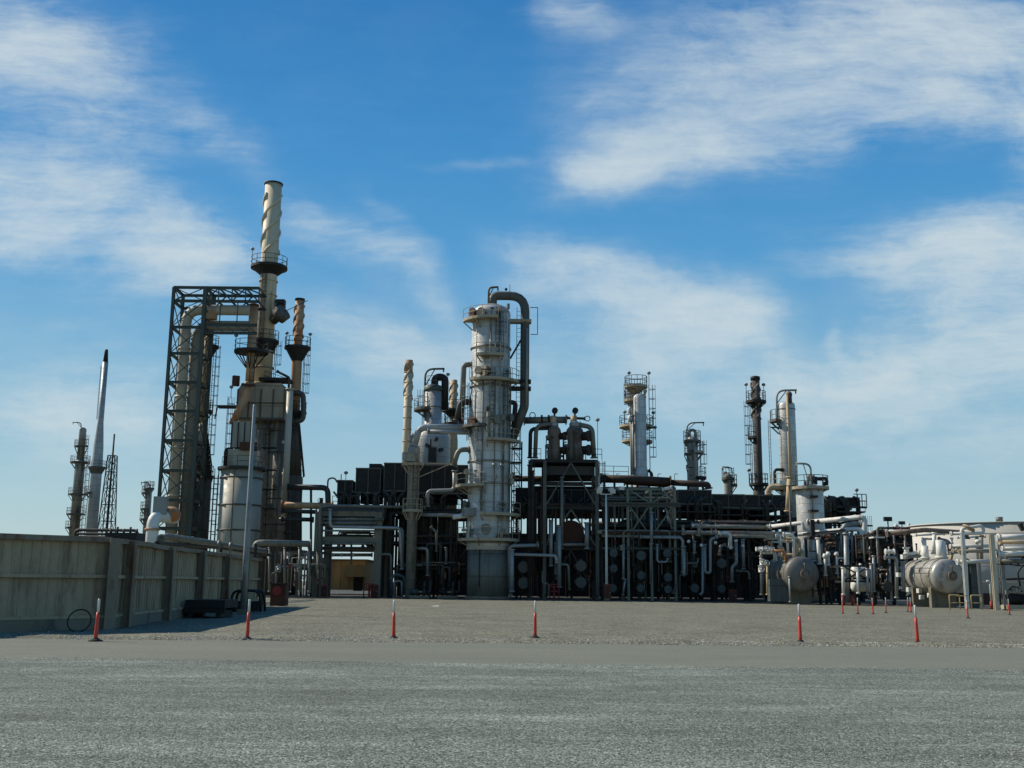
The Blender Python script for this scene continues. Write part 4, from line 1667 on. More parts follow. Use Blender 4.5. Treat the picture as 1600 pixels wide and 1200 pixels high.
c1 = cooler_house(528, 551, 750, 792, 113, 'smallest dark cooler house, first after the heaters, with a lamp on top', 6, leg0=8.6)
lamp(c1[0], (c1[1]+.9, 112.6, c1[4]), .8, 'darksteel')
MB().cyl((c1[1]+.4, 112.6, c1[4]-.5), (c1[1]+.4, 112.6, c1[4]+.6), .05, n=6).build('mast', 'darksteel', c1[0])
b = MB()
b.tube([(c1[1]-1, 112.6, c1[3]-2), (c1[1]-1, 112.6, c1[4]+.1), (c1[1]-.3, 112.6, c1[4]+.2), (c1[1], 112.6, c1[4]-.3)], .09, 7, .5)
b.build('hoop', 'greysteel', c1[0])
cooler_house(557, 595, 731, 792, 112, 'tall dark cooler house with a stepped roof box, second after the heaters', 7, step=1, leg0=8.6)
cooler_house(601, 634, 723, 792, 111.6, 'dark cooler house with sloping left edge, just left of the silver standpipe', 7)
cooler_house(655, 736, 726, 796, 113, 'wide dark cooler house directly left of the big white column', 8)

# mid left frame under the coolers
t = thing('process_frame', 'shaded multi level steel frame full of pipes left of the big white column', 'steel frame', (V(665, 930, 111).x, 113, 0))
x0, x1 = V(607, 930, 110).x, V(735, 930, 110).x
zz = [XZ(650, q, 110)[1] for q in (888, 848, 802)]
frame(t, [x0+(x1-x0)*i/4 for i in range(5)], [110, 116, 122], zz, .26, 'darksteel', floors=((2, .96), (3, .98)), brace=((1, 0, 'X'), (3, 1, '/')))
clutter(t, 21, (x0, x1), (109.3, 113), zz, 14, 34, 12, mats=('greypipe', 'dkpipe', 'dkpipe', 'bluegrey', 'darksteel'), rmin=.05, rmax=.16)
clutter(t, 22, (x0, x1), (114, 121), zz, 12, 14, 0, mats=('dkpipe', 'darksteel'), rmin=.08, rmax=.25)
for pts, r_, m_ in (([(668, 792), (668, 767), (710, 766), (710, 735)], .2, 'galv'),
                    ([(605, 826), (629, 826), (629, 888)], .17, 'galv'),
                    ([(596, 866), (611, 866), (611, 905)], .12, 'greypipe'),
                    ([(612, 930), (612, 902), (620, 897), (632, 902), (634, 930)], .16, 'bluegrey'),
                    ([(616, 935), (616, 908), (628, 908), (628, 935)], .12, 'galv'),
                    ([(640, 857), (668, 857), (668, 900)], .16, 'galv'),
                    ([(673, 823), (682, 832), (682, 862)], .13, 'greypipe'),
                    ([(697, 855), (697, 882)], .12, 'greypipe'),
                    ([(640, 883), (659, 883)], .14, 'greypipe'),
                    ([(640, 804), (722, 806)], .2, 'galv')):
    pipe(t, [V(x, y, 108.6) for x, y in pts], r_, m_, n=10)
# ---- generator skid / pumps in the shade in front
def pump(px, py, Y, label, m='bluegrey', s=1.0):
    p = V(px, py, Y)
    t = thing('pump_set', label, 'pump', (p.x, Y, 0), 'pump sets at the foot of the plant')
    x = p.x
    MB().box((x, Y, .15), (2.0*s, .8, .3)).build('baseplate', 'concrete', t)
    b = MB()
    b.tube([(x-.9*s, Y, .65), (x-.1*s, Y, .65)], .28*s, 14)
    for i in range(6):
        b.tube([(x-(.85-.13*i)*s, Y, .65), (x-(.82-.13*i)*s, Y, .65)], .32*s, 14)
    b.build('motor', m, t)
    MB().tube([(x-.1*s, Y, .65), (x+.35*s, Y, .65)], .09, 8).build('coupling', 'yellow', t)
    b = MB()
    b.tube([(x+.35*s, Y, .65), (x+.65*s, Y, .65)], .36*s, 16)
    b.tube([(x+.5*s, Y, .8), (x+.5*s, Y, 1.7)], .12, 10)
    b.tube([(x+.65*s, Y, .65), (x+1.1*s, Y, .65), (x+1.1*s, Y, 1.8)], .12, 10)
    b.build('casing', 'dkpipe', t)
    return t


pump(655, 930, 107.5, 'pale blue grey pump set standing left of the big white column foot')
pump(700, 930, 108, 'dark pump set almost touching the left side of the big white column foot', 'darksteel')

# red stand pipes at frame feet
def red_stand(px, py, Y, label, w=.9, h=1.3, kind=0):
    p = V(px, py, Y)
    t = thing('hydrant_guard', label, 'guard rail', (p.x, Y, 0), 'red guards at the plant edge')
    x = p.x
    if kind == 0:
        b = MB()
        b.tube([(x-w/2, Y, 0), (x-w/2, Y, h), (x+w/2, Y, h), (x+w/2, Y, 0)], .06, 7, .2)
        b.build('hoop', 'redpaint', t)
        b = MB()
        b.cyl((x-w/2, Y, h*.55), (x+w/2, Y, h*.55), .05, n=7)
        b.build('crossbar', 'redpaint', t)
        b = MB()
        b.lathe(x, Y+.3, [(.17, 0), (.17, .1), (.11, .12), (.11, h*.75), (.17, h*.78), (.17, h*.86), (.05, h*.95)], 12)
        b.cyl((x-.25, Y+.3, h*.6), (x+.25, Y+.3, h*.6), .07, n=8)
        b.build('hydrant', 'redpaint', t)
    else:
        MB().box((x, Y, h/2), (w, .5, h)).build('cabinet_body', 'redpaint', t)
        MB().box((x, Y-.27, h/2), (w*.86, .04, h*.86)).build('door', 'rustred', t)
        MB().cyl((x+w*.3, Y-.33, h*.5), (x+w*.3, Y-.28, h*.5), .05, n=6).build('handle', 'galv', t)
    return t


red_stand(576, 932, 106, 'red hoop guard by the near pillar of the concrete portal, below the silver pipe', 1.0, 1.4)
red_stand(585, 932, 106.6, 'dull red box by the concrete portal pillar on its outer side', .7, 1.35, 1)
red_stand(503, 932, 106.6, 'dull red box at the wall side pillar of the concrete portal', .9, 1.2, 1)
red_stand(866, 933, 104, 'red hoop guard at the foot of the twin reactor frame, by the grey riser', .9, 1.5)
red_stand(949, 934, 103.6, 'red box at the foot of the thin white lamp pole', .7, 1.6, 1)
red_stand(1145, 936, 103.6, 'orange red box low in front of the dark pipe rack, near the drop pipes', .7, 1.2, 1)
red_stand(1240, 938, 97, 'dark red stand under the first horizontal drum with dark manway', .9, 1.3, 1)

# ------------------------------------------------------------------ slim banded stack and silver standpipe
t = Tower('banded_stack', 'slim cream banded stack with rust brown tip behind the silver standpipe', 'stack', 637, 640, 121)
r_ = t.m(6.3)
t.shell([(r_*1.15, 2), (r_*1.05, t.z(690)), (r_, t.z(582))], 'stack', 'shaft', 24)
t.shell([(r_, t.z(582)), (r_, t.z(563))], 'rusty', 'tip', 24)
for q in (582, 598, 618, 636, 653, 671, 690):
    MB().ring((t.x, t.y, t.z(q)), r_+.03, .06, 24, 5).build('band', 'tan', t.root)
strakes(t, r_, t.z(625), t.z(568), 1.0, 'stack', 3, .09)

t = Tower('standpipe', 'silver insulated standpipe with small head platform in front of the dark cooler houses', 'column', 645, 780, 108)
r_ = t.m(9.5)
t.shell([(t.m(8), 0), (t.m(8), t.z(800)), (r_, t.z(798)), (r_, t.z(722)), (t.m(10), t.z(720)), (t.m(10), t.z(702))]+dome(t.m(10), t.z(702), .4)[1:], 'silver2', n=28)
t.plat(725, r_, t.m(19), 150, 330, m='beige', knee=1.0)
t.plat(797, r_, t.m(16), 180, 360, m='beige', knee=1.0)
t.lad(-70, r_, t.z(800), t.z(722))
pipe(t.root, [t.at(180, t.m(4), t.z(705)), t.at(180, t.m(4), t.z(680)), t.at(180, t.m(-1), t.z(680))], .22, 'galv', n=10)
MB().box(t.at(250, r_+.5, t.z(716)), (1.1, .8, .9), .4).build('junction_box', 'silver2', t.root)
b = MB()
b.beam(t.at(0, r_, t.z(745)), t.at(0, r_+3.2, t.z(724)), .1)
b.beam(t.at(0, r_, t.z(724)), t.at(0, r_+3.4, t.z(724)), .14)
b.build('bracket', 'beige', t.root)

# twin-diameter vessel with black inverted U
t = Tower('overhead_vessel', 'silver vessel with dark green top flange, davit and black inverted U pipe', 'vessel', 677, 635, 119)
r_ = t.m(14)
R2 = t.m(28)
t.shell([(R2, 3), (R2, t.z(690))]+[(R2*.98, t.z(684)), (R2*.8, t.z(672)), (r_, t.z(664)), (r_, t.z(610))], 'silver', n=40)
t.shell([(r_*1.08, t.z(612)), (r_*1.1, t.z(610)), (r_*1.1, t.z(604)), (r_*.4, t.z(601)), (.01, t.z(600))], 'greensteel', 'flange_head', 36)
b = MB()
b.tube([t.at(0, .1, t.z(604)), t.at(0, .1, t.z(589)), t.at(0, t.m(18), t.z(589)), t.at(0, t.m(18), t.z(640))], .42, 16, 1.0)
b.build('overhead_pipe', 'black', t.root)
davit(t.root, t.at(180, r_, t.z(650)), t.m(76), 2.2, 0, .12)
t.plat(640, r_, r_+1.2, 150, 260, m='greysteel')
hrail(t.root, [t.at(180, r_*1.05, t.z(604)), t.at(235, r_*1.05, t.z(604)), t.at(290, r_*1.05, t.z(604)), t.at(350, r_*1.05, t.z(604))], 'greysteel')
MB().ring((t.x, t.y, t.z(637)), r_+.02, .06, 32, 5).build('band', 'greysteel', t.root)
t.lad(200, r_, t.z(665), t.z(610))
lamp(t.root, t.at(0, 1.6, t.z(604)), 1.5)
for (a_, z_) in ((260, 700), (285, 690), (300, 706)):
    MB().cyl(t.at(a_, R2-.1, t.z(z_)), t.at(a_, R2+.5, t.z(z_)), .22, n=12).build('nozzle', 'dkpipe', t.root)
b = MB()
b.tube([t.at(268, R2+.3, t.z(690)), t.at(268, R2+.3, t.z(722))], .12, 7)
b.box(t.at(275, R2+.25, t.z(714)), (.9, .4, 1.6))
b.build('instrument_box', 'darksteel', t.root)

t = Tower('tan_stack', 'short tan straked stack with dark ring platform between silver vessel and big column', 'stack', 708, 650, 124)
r_ = t.m(5.8)
t.shell([(t.m(9), 2), (t.m(8.2), t.z(690)), (r_, t.z(665)), (r_, t.z(594))], 'tan', 'shaft', 24)
strakes(t, r_, t.z(630), t.z(598), .8, 'tan', 3, .08)
t.plat(641, r_, t.m(18), 0, 360, m='darksteel', cone=True, knee=.9)
t.plat(662, r_, t.m(15), 150, 330, m='darksteel')
t.lad(200, t.m(8), t.z(735), t.z(650), m='darksteel')

# ------------------------------------------------------------------ the big column
t = Tower('main_column', 'largest white clad column with curved overhead pipe, landings and caged ladders, centre of the plant', 'column', 765, 700, 106)
C = t
ra, rb = t.m(30.5, 20), t.m(33, 12)
r3 = t.m(34)
zz = t.z
t.shell([(rb*.97, 0.25), (rb*.97, zz(858))], 'skirtpaint', 'skirt', 48)
t.shell([(r3, zz(860)), (r3, zz(850)), (rb, zz(846)), (rb, zz(690)), (rb*.99, zz(620)), (ra*1.0, zz(612)), (ra, zz(492))]+dome(ra, zz(492), 1.1)[1:], 'brightcol', 'shell', 64)
MB().lathe(t.x, t.y, [(rb*1.12, 0), (rb*1.12, .28), (rb*.9, .3)], 40).build('base_ring', 'concrete', t.root)
for q in (546, 606, 723, 757, 848):
    MB().ring((t.x, t.y, zz(q)), rb+.02 if q > 615 else ra+.03, .12, 48, 6).build('stiffener_ring', 'silver2', t.root)
# landings (camera side angles about 200-340)
t.plat(503, ra, ra+1.0, 190, 285, m='beige', knee=1.0)
t.plat(560, ra, ra+.9, 240, 300, m='beige', knee=.7)
t.plat(597, ra, ra+1.0, 225, 350, m='beige', knee=.7)
t.plat(690, rb, rb+1.0, 265, 350, m='beige', knee=.8)
t.plat(668, rb, rb+.9, 170, 262, m='greysteel', knee=.8)
t.plat(760, rb, rb+1.3, 165, 262, m='beige', knee=.9)
t.plat(804, rb, rb+1.1, 255, 352, m='beige', knee=.7)
t.plat(843, rb, rb+1.0, 195, 352, m='beige', knee=.7)
for (a_, z0, z1) in ((290, 503, 560), (262, 560, 597), (300, 560, 503), (275, 597, 690), (245, 690, 760), (255, 760, 804), (300, 804, 843), (312, 690, 597)):
    lo_, hi_ = min(zz(z0), zz(z1)), max(zz(z0), zz(z1))
    t.lad(a_, rb if z0 > 600 else ra, lo_, hi_+1.1, m='galv' if a_ in (245, 255) else 'greysteel')
# manways and nozzles
for (a_, q, r_) in ((215, 494, .55), (245, 496, .5), (262, 587, .45), (240, 585, .42), (290, 660, .45), (275, 655, .4), (225, 663, .55), (265, 828, .5), (300, 840, .35), (330, 655, .4), (200, 790, .45)):
    rr_ = rb if q > 615 else ra
    b = MB()
    b.tube([t.at(a_, rr_-.15, zz(q)), t.at(a_, rr_+.35, zz(q)), t.at(a_, rr_+.35, zz(q)), t.at(a_, rr_+.48, zz(q))], [r_*.75, r_*.75, r_, r_], 18)
    b.build('manway', 'rustred' if q in (587, 663, 494, 840) else 'greypipe', t.root)
# overhead line
pr = t.m(7.6, 25)
zt_ = zz(462)
xo = t.x+t.m(53, 25)
o_ = MB()
o_.tube([(t.x+.1, t.y, zz(481)), (t.x+.1, t.y, zt_), (xo, t.y, zt_), (xo, t.y, zz(635)), (xo-1.3, t.y-.3, zz(690))], pr*.92, 22, 1.75)
oh = o_.build('overhead_pipe', 'greysteel', t.root)
MB().cyl((t.x+.1, t.y, zz(484)), (t.x+.1, t.y, zz(479)), pr*1.35, n=20).build('flange', 'darksteel', oh)
for q in (502, 596, 607):
    b = MB()
    b.box(((t.x+ra+xo+.6)/2, t.y, zz(q)), (xo-t.x-ra+.7, .9, .35))
    b.ring((xo, t.y, zz(q)), pr+.05, .12, 20, 6)
    b.build('pipe_support', 'beige' if q == 502 else 'darksteel', t.root)
b = MB()
b.tube([(xo+.2, t.y-pr-.15, zz(515)), (xo+.2, t.y-pr-.15, zz(640))], .13, 8)
b.build('drain_line', 'galv', t.root)
b = MB()
b.beam((t.x+ra, t.y, zz(560)), (xo, t.y, zz(520)), .18)
b.build('strut', 'darksteel', t.root)
ladder(t.root, (t.x+ra+.9, t.y), zz(700), zz(480), (0, -1), 'greysteel', False)
hrail(t.root, [(xo+pr+.1, t.y, zz(522)), (xo+pr+.8, t.y, zz(522)), (xo+pr+.8, t.y, zz(480)), (xo+pr, t.y, zz(480))], 'greysteel', h=.01, r=.04)
davit(t.root, (t.x-.3, t.y-.6, zz(494)), 2.9, 1.0, 0, .11)
MB().cyl((xo-1.6, t.y, zt_), (xo-1.6, t.y, zt_+1.2), .03, n=5).build('lightning_rod', 'darksteel', t.root)
for dx in (-2.0,):
    MB().sphere((xo+dx, t.y, zt_+pr+.2), .16, 8, 6).build('vent_cap', 'darksteel', t.root)
# pipes on its left side
sx = t.x-ra-.9
pipe(t.root, [(t.x-ra+.1, t.y-.3, zz(571)), (sx+.15, t.y-.3, zz(571)), (sx, t.y-.3, zz(665))], .28, 'greypipe', n=12, bend=.7, name='side_pipe')
pipe(t.root, [(t.x-rb+.1, t.y-.6, zz(630)), (sx-.1, t.y-.6, zz(630)), (sx-.4, t.y-.6, zz(660))], .33, 'dkpipe', n=12, bend=.7, name='side_pipe')
pipe(t.root, [(t.x-rb+.1, t.y-.6, zz(704)), (sx-.2, t.y-.6, zz(704)), (sx-.7, t.y-.6, zz(730))], .26, 'greypipe', n=12, bend=.7, name='side_pipe')
pipe(t.root, [(t.x+ra-.2, t.y-.6, zz(630)), (t.x+ra+.6, t.y-.6, zz(630)), (t.x+ra+.4, t.y-.6, zz(668))], .25, 'darksteel', n=12, bend=.6, name='side_pipe')
pipe(t.root, [(t.x-rb-.3, t.y-.9, zz(670)), (V(655, 671, 105).x, t.y-.9, zz(671)), (V(648, 671, 105).x, t.y-.9, zz(700))], .33, 'silver', n=14, bend=.9, name='cross_pipe')
pipe(t.root, [(t.x-rb+.1, t.y-1.0, zz(678)), (V(668, 680, 105).x, t.y-1.0, zz(677))], .26, 'silver', n=12, name='cross_pipe')
for i, a_ in enumerate((232, 252, 270, 284, 296, 308, 322, 334)):
    z0, z1 = (zz(600), zz(800)) if i % 2 else (zz(505), zz(690))
    MB().cyl(t.at(a_, rb+.18, z0), t.at(a_, rb+.18, z1), .05+.025*(i % 3), n=6).build('riser', 'greypipe' if i % 2 else 'silver2', t.root)
q = random.Random(9)
for i in range(26):
    a_ = q.uniform(200, 345)
    z_ = zz(q.choice((497, 590, 655, 683, 752, 798, 836)))+q.uniform(-.2, .9)
    b = MB()
    c0 = t.at(a_, rb+.45, z_)
    b.box(c0, (q.uniform(.2, .5), .3, q.uniform(.2, .6)), q.random())
    b.cyl(c0, (c0[0], c0[1], c0[2]-q.uniform(.5, 1.4)), .04, n=5)
    b.build('instrument', q.choice(('greypipe', 'dkpipe', 'beige')), t.root)
t.lad(200, rb, zz(690), zz(600), m='galv')
for a_, q_ in ((280, 738), (295, 738)):
    lamp(t.root, t.at(a_, rb+.9, zz(q_)), .5, 'greysteel')
# torn insulation low on the column
b = MB()
b.lathe(t.x, t.y, [(rb+.06, zz(846)), (rb+.16, zz(836)), (rb+.05, zz(815))], 6, 196, 216)
b.build('loose_cladding', 'whitepipe', t.root)
MB().box(t.at(222, rb+.4, zz(802)), (1.3, .8, .8), .5).build('valve_box', 'galv', t.root)
MB().cyl(t.at(212, rb-.1, zz(806)), t.at(205, rb+1.7, zz(810)), .24, n=12).build('nozzle', 'whitepipe', t.root)
MB().cyl(t.at(248, rb+.04, zz(860)), t.at(248, rb+.04, 1.2), .05, n=6).build('drain_line', 'darksteel', t.root)

# ladder-cage tower just right of the big column
t = thing('stair_tower', 'narrow dark ladder tower standing close on the right side of the big column', 'ladder tower', (V(806, 900, 107).x, 108, 0))
x = V(806, 900, 107.5).x
for dx in (-.5, .5):
    for dy in (0, 1.2):
        MB().beam((x+dx, 107.5+dy, 0), (x+dx, 107.5+dy, zc(x, 107.5, 690)), .14).build('leg', 'darksteel', t)
for i, q in enumerate(range(700, 925, 22)):
    z_ = zc(x, 107.5, q)
    b = MB()
    b.box((x, 108.1, z_), (1.1, 1.3, .08))
    b.beam((x-.5, 107.4, z_), (x+.5, 107.4, z_-1.45), .07)
    b.build('landing', 'darksteel', t)
ladder(t, (x, 107.3), .2, zc(x, 107.5, 690), (0, -1), 'darksteel')

# ------------------------------------------------------------------ twin reactor frame
YR = 105.5
t = thing('reactor_structure', 'tall dark open frame with inverted V braces carrying two brown reactors', 'steel frame', (V(892, 930, YR).x, YR+2.5, 0))
zl = [XZ(892, q, YR)[1] for q in (857, 793, 755, 720)]
xs_ = [V(q, 800, YR).x for q in (829, 851, 933)]
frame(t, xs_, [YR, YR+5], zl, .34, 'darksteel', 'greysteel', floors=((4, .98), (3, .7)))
for (k, zz0, zz1) in ((0, zl[0], zl[1]), (1, zl[1], zl[3])):
    b = MB()
    a, c = xs_[1], xs_[2]
    m_ = (a+c)/2
    b.beam((a+.2, YR-.12, zz0+.3), (m_, YR-.12, zz1-.2), .15)
    b.beam((c-.2, YR-.12, zz0+.3), (m_, YR-.12, zz1-.2), .15)
    b.build('brace', 'greysteel', t)
b = MB()
b.beam((xs_[1], YR-.12, .3), ((xs_[1]+xs_[2])/2, YR-.12, zl[0]-.2), .12)
b.beam((xs_[2], YR-.12, .3), ((xs_[1]+xs_[2])/2, YR-.12, zl[0]-.2), .12)
b.build('brace', 'darksteel', t)
MB().box(((xs_[1]+xs_[2])/2, YR+2.4, XZ(892, 734, YR)[1]), (xs_[2]-xs_[1]-.5, 3.4, .9)).build('duct_box', 'dkpipe', t)
hrail(t, [(xs_[0], YR-.1, zl[3]+.1), (xs_[0]+1.0, YR-.1, zl[3]+.1)], 'darksteel')
hrail(t, [(xs_[2]-2.0, YR-.1, zl[3]+.1), (xs_[2]+.5, YR-.1, zl[3]+.1)], 'darksteel')
clutter(t, 31, (xs_[0], xs_[2]), (YR-.4, YR+4), [zl[0]-2, zl[0], zl[1], zl[1]+1.5], 12, 22, 10, mats=('dkpipe', 'brownpipe', 'greypipe', 'rustred'), rmin=.05, rmax=.15)
ladder(t, (V(830, 800, YR).x, YR-.4), .2, zl[3], (0, -1), 'darksteel')
ladder(t, (V(938, 800, YR).x+.2, YR+.3), zl[1], zl[3], (0, -1), 'darksteel')
for q, (ya, yb) in ((827, (726, 930)), (832, (735, 900)), (871, (820, 905)), (878, (745, 858))):
    pipe(t, [V(q, yb, YR-.5), V(q, ya, YR-.5)], .15, 'brownpipe' if q < 850 else 'greypipe', n=8)
pipe(t, [V(874, 918, YR-.8), V(874, 822, YR-.8)], .20, 'galv', n=10, name='riser_pipe')
pipe(t, [V(917, 858, YR-.6), V(917, 816, YR-.6)], .22, 'galv', n=10, name='riser_pipe')
pipe(t, [V(861, 885, YR-.6), V(861, 812, YR-.6)], .18, 'galv', n=10, name='riser_pipe')
pipe(t, [V(876, 851, YR-.7), V(915, 851, YR-.7)], .16, 'greypipe', n=8)
pipe(t, [V(876, 882, YR-.7), V(888, 882, YR-.7), V(890, 922, YR-.7)], .12, 'greypipe', n=8)
MB().box(V(869, 872, YR-.5), (.35, .5, 3.2)).build('cable_box', 'bluegrey', t)
pipe(t, [V(798, 931, YR-1.2), V(796, 853, YR-1.2), V(842, 852, YR-1.2)], .18, 'galv', n=10)
pipe(t, [V(800, 925, YR-1.5), V(800, 858, YR-1.5)], .2, 'silver', n=10)
pipe(t, [V(801, 866, YR-1.5), V(869, 868, YR-1.5), V(870, 880, YR-1.5)], .15, 'silver', n=10)

def reactor(px, w, label, mirror=1):
    tt = Tower('reactor', label, 'reactor', px, 695, YR+2.2, 'pair of brown reactors on the frame', z0=zl[3])
    r_ = tt.m(w)
    b = MB()
    b.lathe(tt.x, tt.y, [(r_*.98, zl[3]+.1), (r_*1.05, tt.z(705)), (r_*.82, tt.z(696)), (r_*.82, tt.z(684)), (r_*1.0, tt.z(676)), (r_*.9, tt.z(671)), (r_*.5, tt.z(665)), (r_*.2, tt.z(664))], 28)
    b.build('shell', 'brownvessel', tt.root)
    for q in (682, 704):
        b = MB()
        c0 = Vector((tt.x+r_*.5, tt.y, tt.z(q)))
        b.tube([c0, c0+Vector((r_*.9, -.4, 0)), c0+Vector((r_*.9, -.4, 0)), c0+Vector((r_*1.15, -.5, 0))], [r_*.5, r_*.5, r_*.62, r_*.62], 18)
        b.build('nozzle', 'brownpipe', tt.root)
    MB().sphere((tt.x, tt.y, tt.z(664)), r_*.62, 16, 10, (1, 1, .8)).build('lagged_head', 'silver', tt.root)
    b = MB()
    b.tube([(tt.x-.1, tt.y, tt.z(664)), (tt.x-.1, tt.y, tt.z(650))], .33, 14)
    o = b.build('relief_valve', 'tan', tt.root)
    b = MB()
    b.tube([(tt.x+.05, tt.y-.35, tt.z(642)), (tt.x+.05, tt.y+.1, tt.z(642))], .31, 22)
    b.cyl((tt.x, tt.y, tt.z(650)), (tt.x+.05, tt.y, tt.z(645)), .1, n=8)
    b.build('actuator', 'black', tt.root)
    for dx, q in ((-r_*1.0, 698), (-r_*.9, 684)):
        MB().sphere((tt.x+dx, tt.y-.3, tt.z(q)), .26, 10, 7).build('valve_body', 'greypipe', tt.root)
    q = random.Random(px)
    for i in range(9):
        a = q.uniform(150, 380)
        z_ = q.uniform(zl[3], tt.z(672))
        b = MB()
        b.cyl(tt.at(a, r_*.9, z_), tt.at(a, r_*1.25, z_), q.uniform(.05, .12), n=6)
        b.cyl(tt.at(a, r_*1.25, z_), tt.at(a, r_*1.25, zl[3]), .05, n=5)
        b.build('instrument', 'dkpipe', tt.root)
    return tt


mat('brownvessel', (.30, .235, .20), .75, 0, .3, (.05, .04, .035), .4, .7, 3, None, .2)
reactor(866, 11, 'brown vertical reactor nearer the big white column, on top of the tall frame')
reactor(898, 14, 'larger brown vertical reactor beneath the silver head, farther from the big column')
t = thing('transfer_header', 'thick grey header pipe crossing above the two reactors from the curved overhead line', 'pipe', (V(868, 656, YR).x, YR+2.6, zl[3]))
pipe(t, [V(818, 657, YR+2.6), V(885, 656, YR+2.6)], .36, 'greypipe', n=16)
pipe(t, [V(885, 653, YR+2.6), V(914, 654, YR+2.6)], .14, 'dkpipe', n=10)
MB().ring(V(918, 654, YR+2.6), .26, .05, 16, 5, 'Y').build('handwheel', 'darksteel', t)
MB().ring(V(832, 649, YR+2.6), .3, .05, 16, 5, 'Y').build('handwheel', 'darksteel', t)
for q in (845, 856, 883):
    MB().cyl(V(q, 655, YR+2.6), V(q+3, 655, YR+2.6), .45, n=16).build('flange', 'brownpipe', t)
pipe(t, [V(905, 664, YR+2.2), V(925, 667, YR+2.2), V(928, 716, YR+2.2)], .26, 'greypipe', n=12, bend=.8)
pipe(t, [V(866, 662, YR+2.2), V(838, 665, YR+2.2), V(836, 716, YR+2.2)], .22, 'greypipe', n=12, bend=.8)
pipe(t, [V(860, 669, YR+2.4), V(829, 670, YR+2.4), V(828, 716, YR+2.4)], .2, 'darksteel', n=12, bend=.6)
t = thing('light_pole', 'thin dark pole with a round lamp rising at the reactor frame corner', 'lamp pole', (V(934, 700, YR).x, YR, zl[3]))
lamp(t, (V(934, 720, YR).x, YR, zl[3]), zc(V(934, 720, YR).x, YR, 655)-zl[3], 'greysteel')

# rust coloured large exchanger end
EXR = exchanger_proto('rustred', 'rustred')
for ch in [c for c in EXR.children if c.name.startswith('nozzle')]:
    bpy.data.objects.remove(ch)
EX_USED[id(EXR)] = False
o = exch(892, 834, 21, YR+.8, 'large rust red exchanger end inside the reactor frame, above the smaller pairs', EXR, .8)
for (px, py, r_, Y, lab, pr_) in (
        (818, 886, 9, 105.2, 'grey exchanger cover beside the big column, upper of its pair', EXP),
        (818, 911, 9, 105.2, 'grey exchanger cover beside the big column, lower of its pair', EXP),
        (908, 884, 8.5, 104.8, 'brownish exchanger cover in the reactor frame, upper of its pair', EXP),
        (908, 910, 8.5, 104.8, 'grey exchanger cover in the reactor frame, lower of its pair', EXP),
        (959, 864, 6.5, 104.6, 'dim exchanger cover just past the white lamp pole, top of three', EXB),
        (959, 888, 6, 104.4, 'bluish exchanger cover just past the white lamp pole, middle of three', EXB),
        (958, 919, 6, 104.6, 'dim exchanger cover just past the white lamp pole, bottom of three', EXB),
        (1002, 868, 7.5, 104.6, 'dim exchanger cover under the green frame, top of the middle stack', EXB),
        (1002, 899, 6.5, 105, 'very dark exchanger cover under the green frame, centre of the middle stack', EXB),
        (1001, 919, 6, 104.6, 'dim exchanger cover under the green frame, bottom of the middle stack', EXB),
        (1043, 864, 6.5, 104.2, 'brightest bluish exchanger cover, above the curved pale pipe', EXB),
        (1044, 902, 6.5, 104.6, 'dim exchanger cover under the curved pale pipe, upper one', EXB),
        (1044, 921, 6, 104.6, 'dim exchanger cover under the curved pale pipe, lower one', EXB),
        (1086, 882, 5, 104.6, 'small dim exchanger cover between the paired pale drop pipes, upper', EXB),
        (1086, 919, 6.5, 104.2, 'bluish exchanger cover between the paired pale drop pipes, lower', EXB),
        (1128, 880, 7.5, 104.4, 'bluish exchanger cover below the bright white pipe bend', EXB),
        (1128, 920, 6, 104.4, 'dim exchanger cover near the orange red box', EXB),
        (1388, 917, 8, 92, 'grey exchanger cover in the dark gap before the shiny vessel', EXP)):
    exch(px, py, r_, Y, lab, pr_)

# ------------------------------------------------------------------ lamp pole
def lamp_pole(px, py0, py1, Y, label, w=.09, m='galv', heads=2):
    p = V(px, py1, Y)
    t = thing('light_pole', label, 'lamp pole', (p.x, Y, 0))
    zt_ = zc(p.x, Y, py0)
    MB().lathe(p.x, Y, [(w*1.4, .2), (w, zt_*.6), (w*.7, zt_)], 10).build('pole', m, t)
    MB().box((p.x, Y, .12), (.5, .5, .24)).build('base', 'concrete', t)
    MB().beam((p.x-.6, Y, zt_+.05), (p.x+.6, Y, zt_+.05), .08).build('crossarm', m, t)
    for s_ in (-1, 1)[:heads]:
        b = MB()
        b.box((p.x+s_*.65, Y-.12, zt_+.32), (.5, .22, .42), .2*s_)
        b.cyl((p.x+s_*.55, Y, zt_+.05), (p.x+s_*.6, Y, zt_+.2), .04, n=5)
        h_ = b.build('floodlight', 'whitepipe', t)
        MB().box((p.x+s_*.65, Y-.24, zt_+.32), (.42, .02, .34), .2*s_).build('lens', 'lampglass', h_)
    return t


lamp_pole(948, 773, 935, 103.5, 'thin white lamp pole with two floodlights before the exchangers', .11, 'whitepipe')
lamp_pole(1240, 760, 936, 96, 'thin greenish pole crossing in front of the first drum with dark manway', .09, 'greysteel', 1)

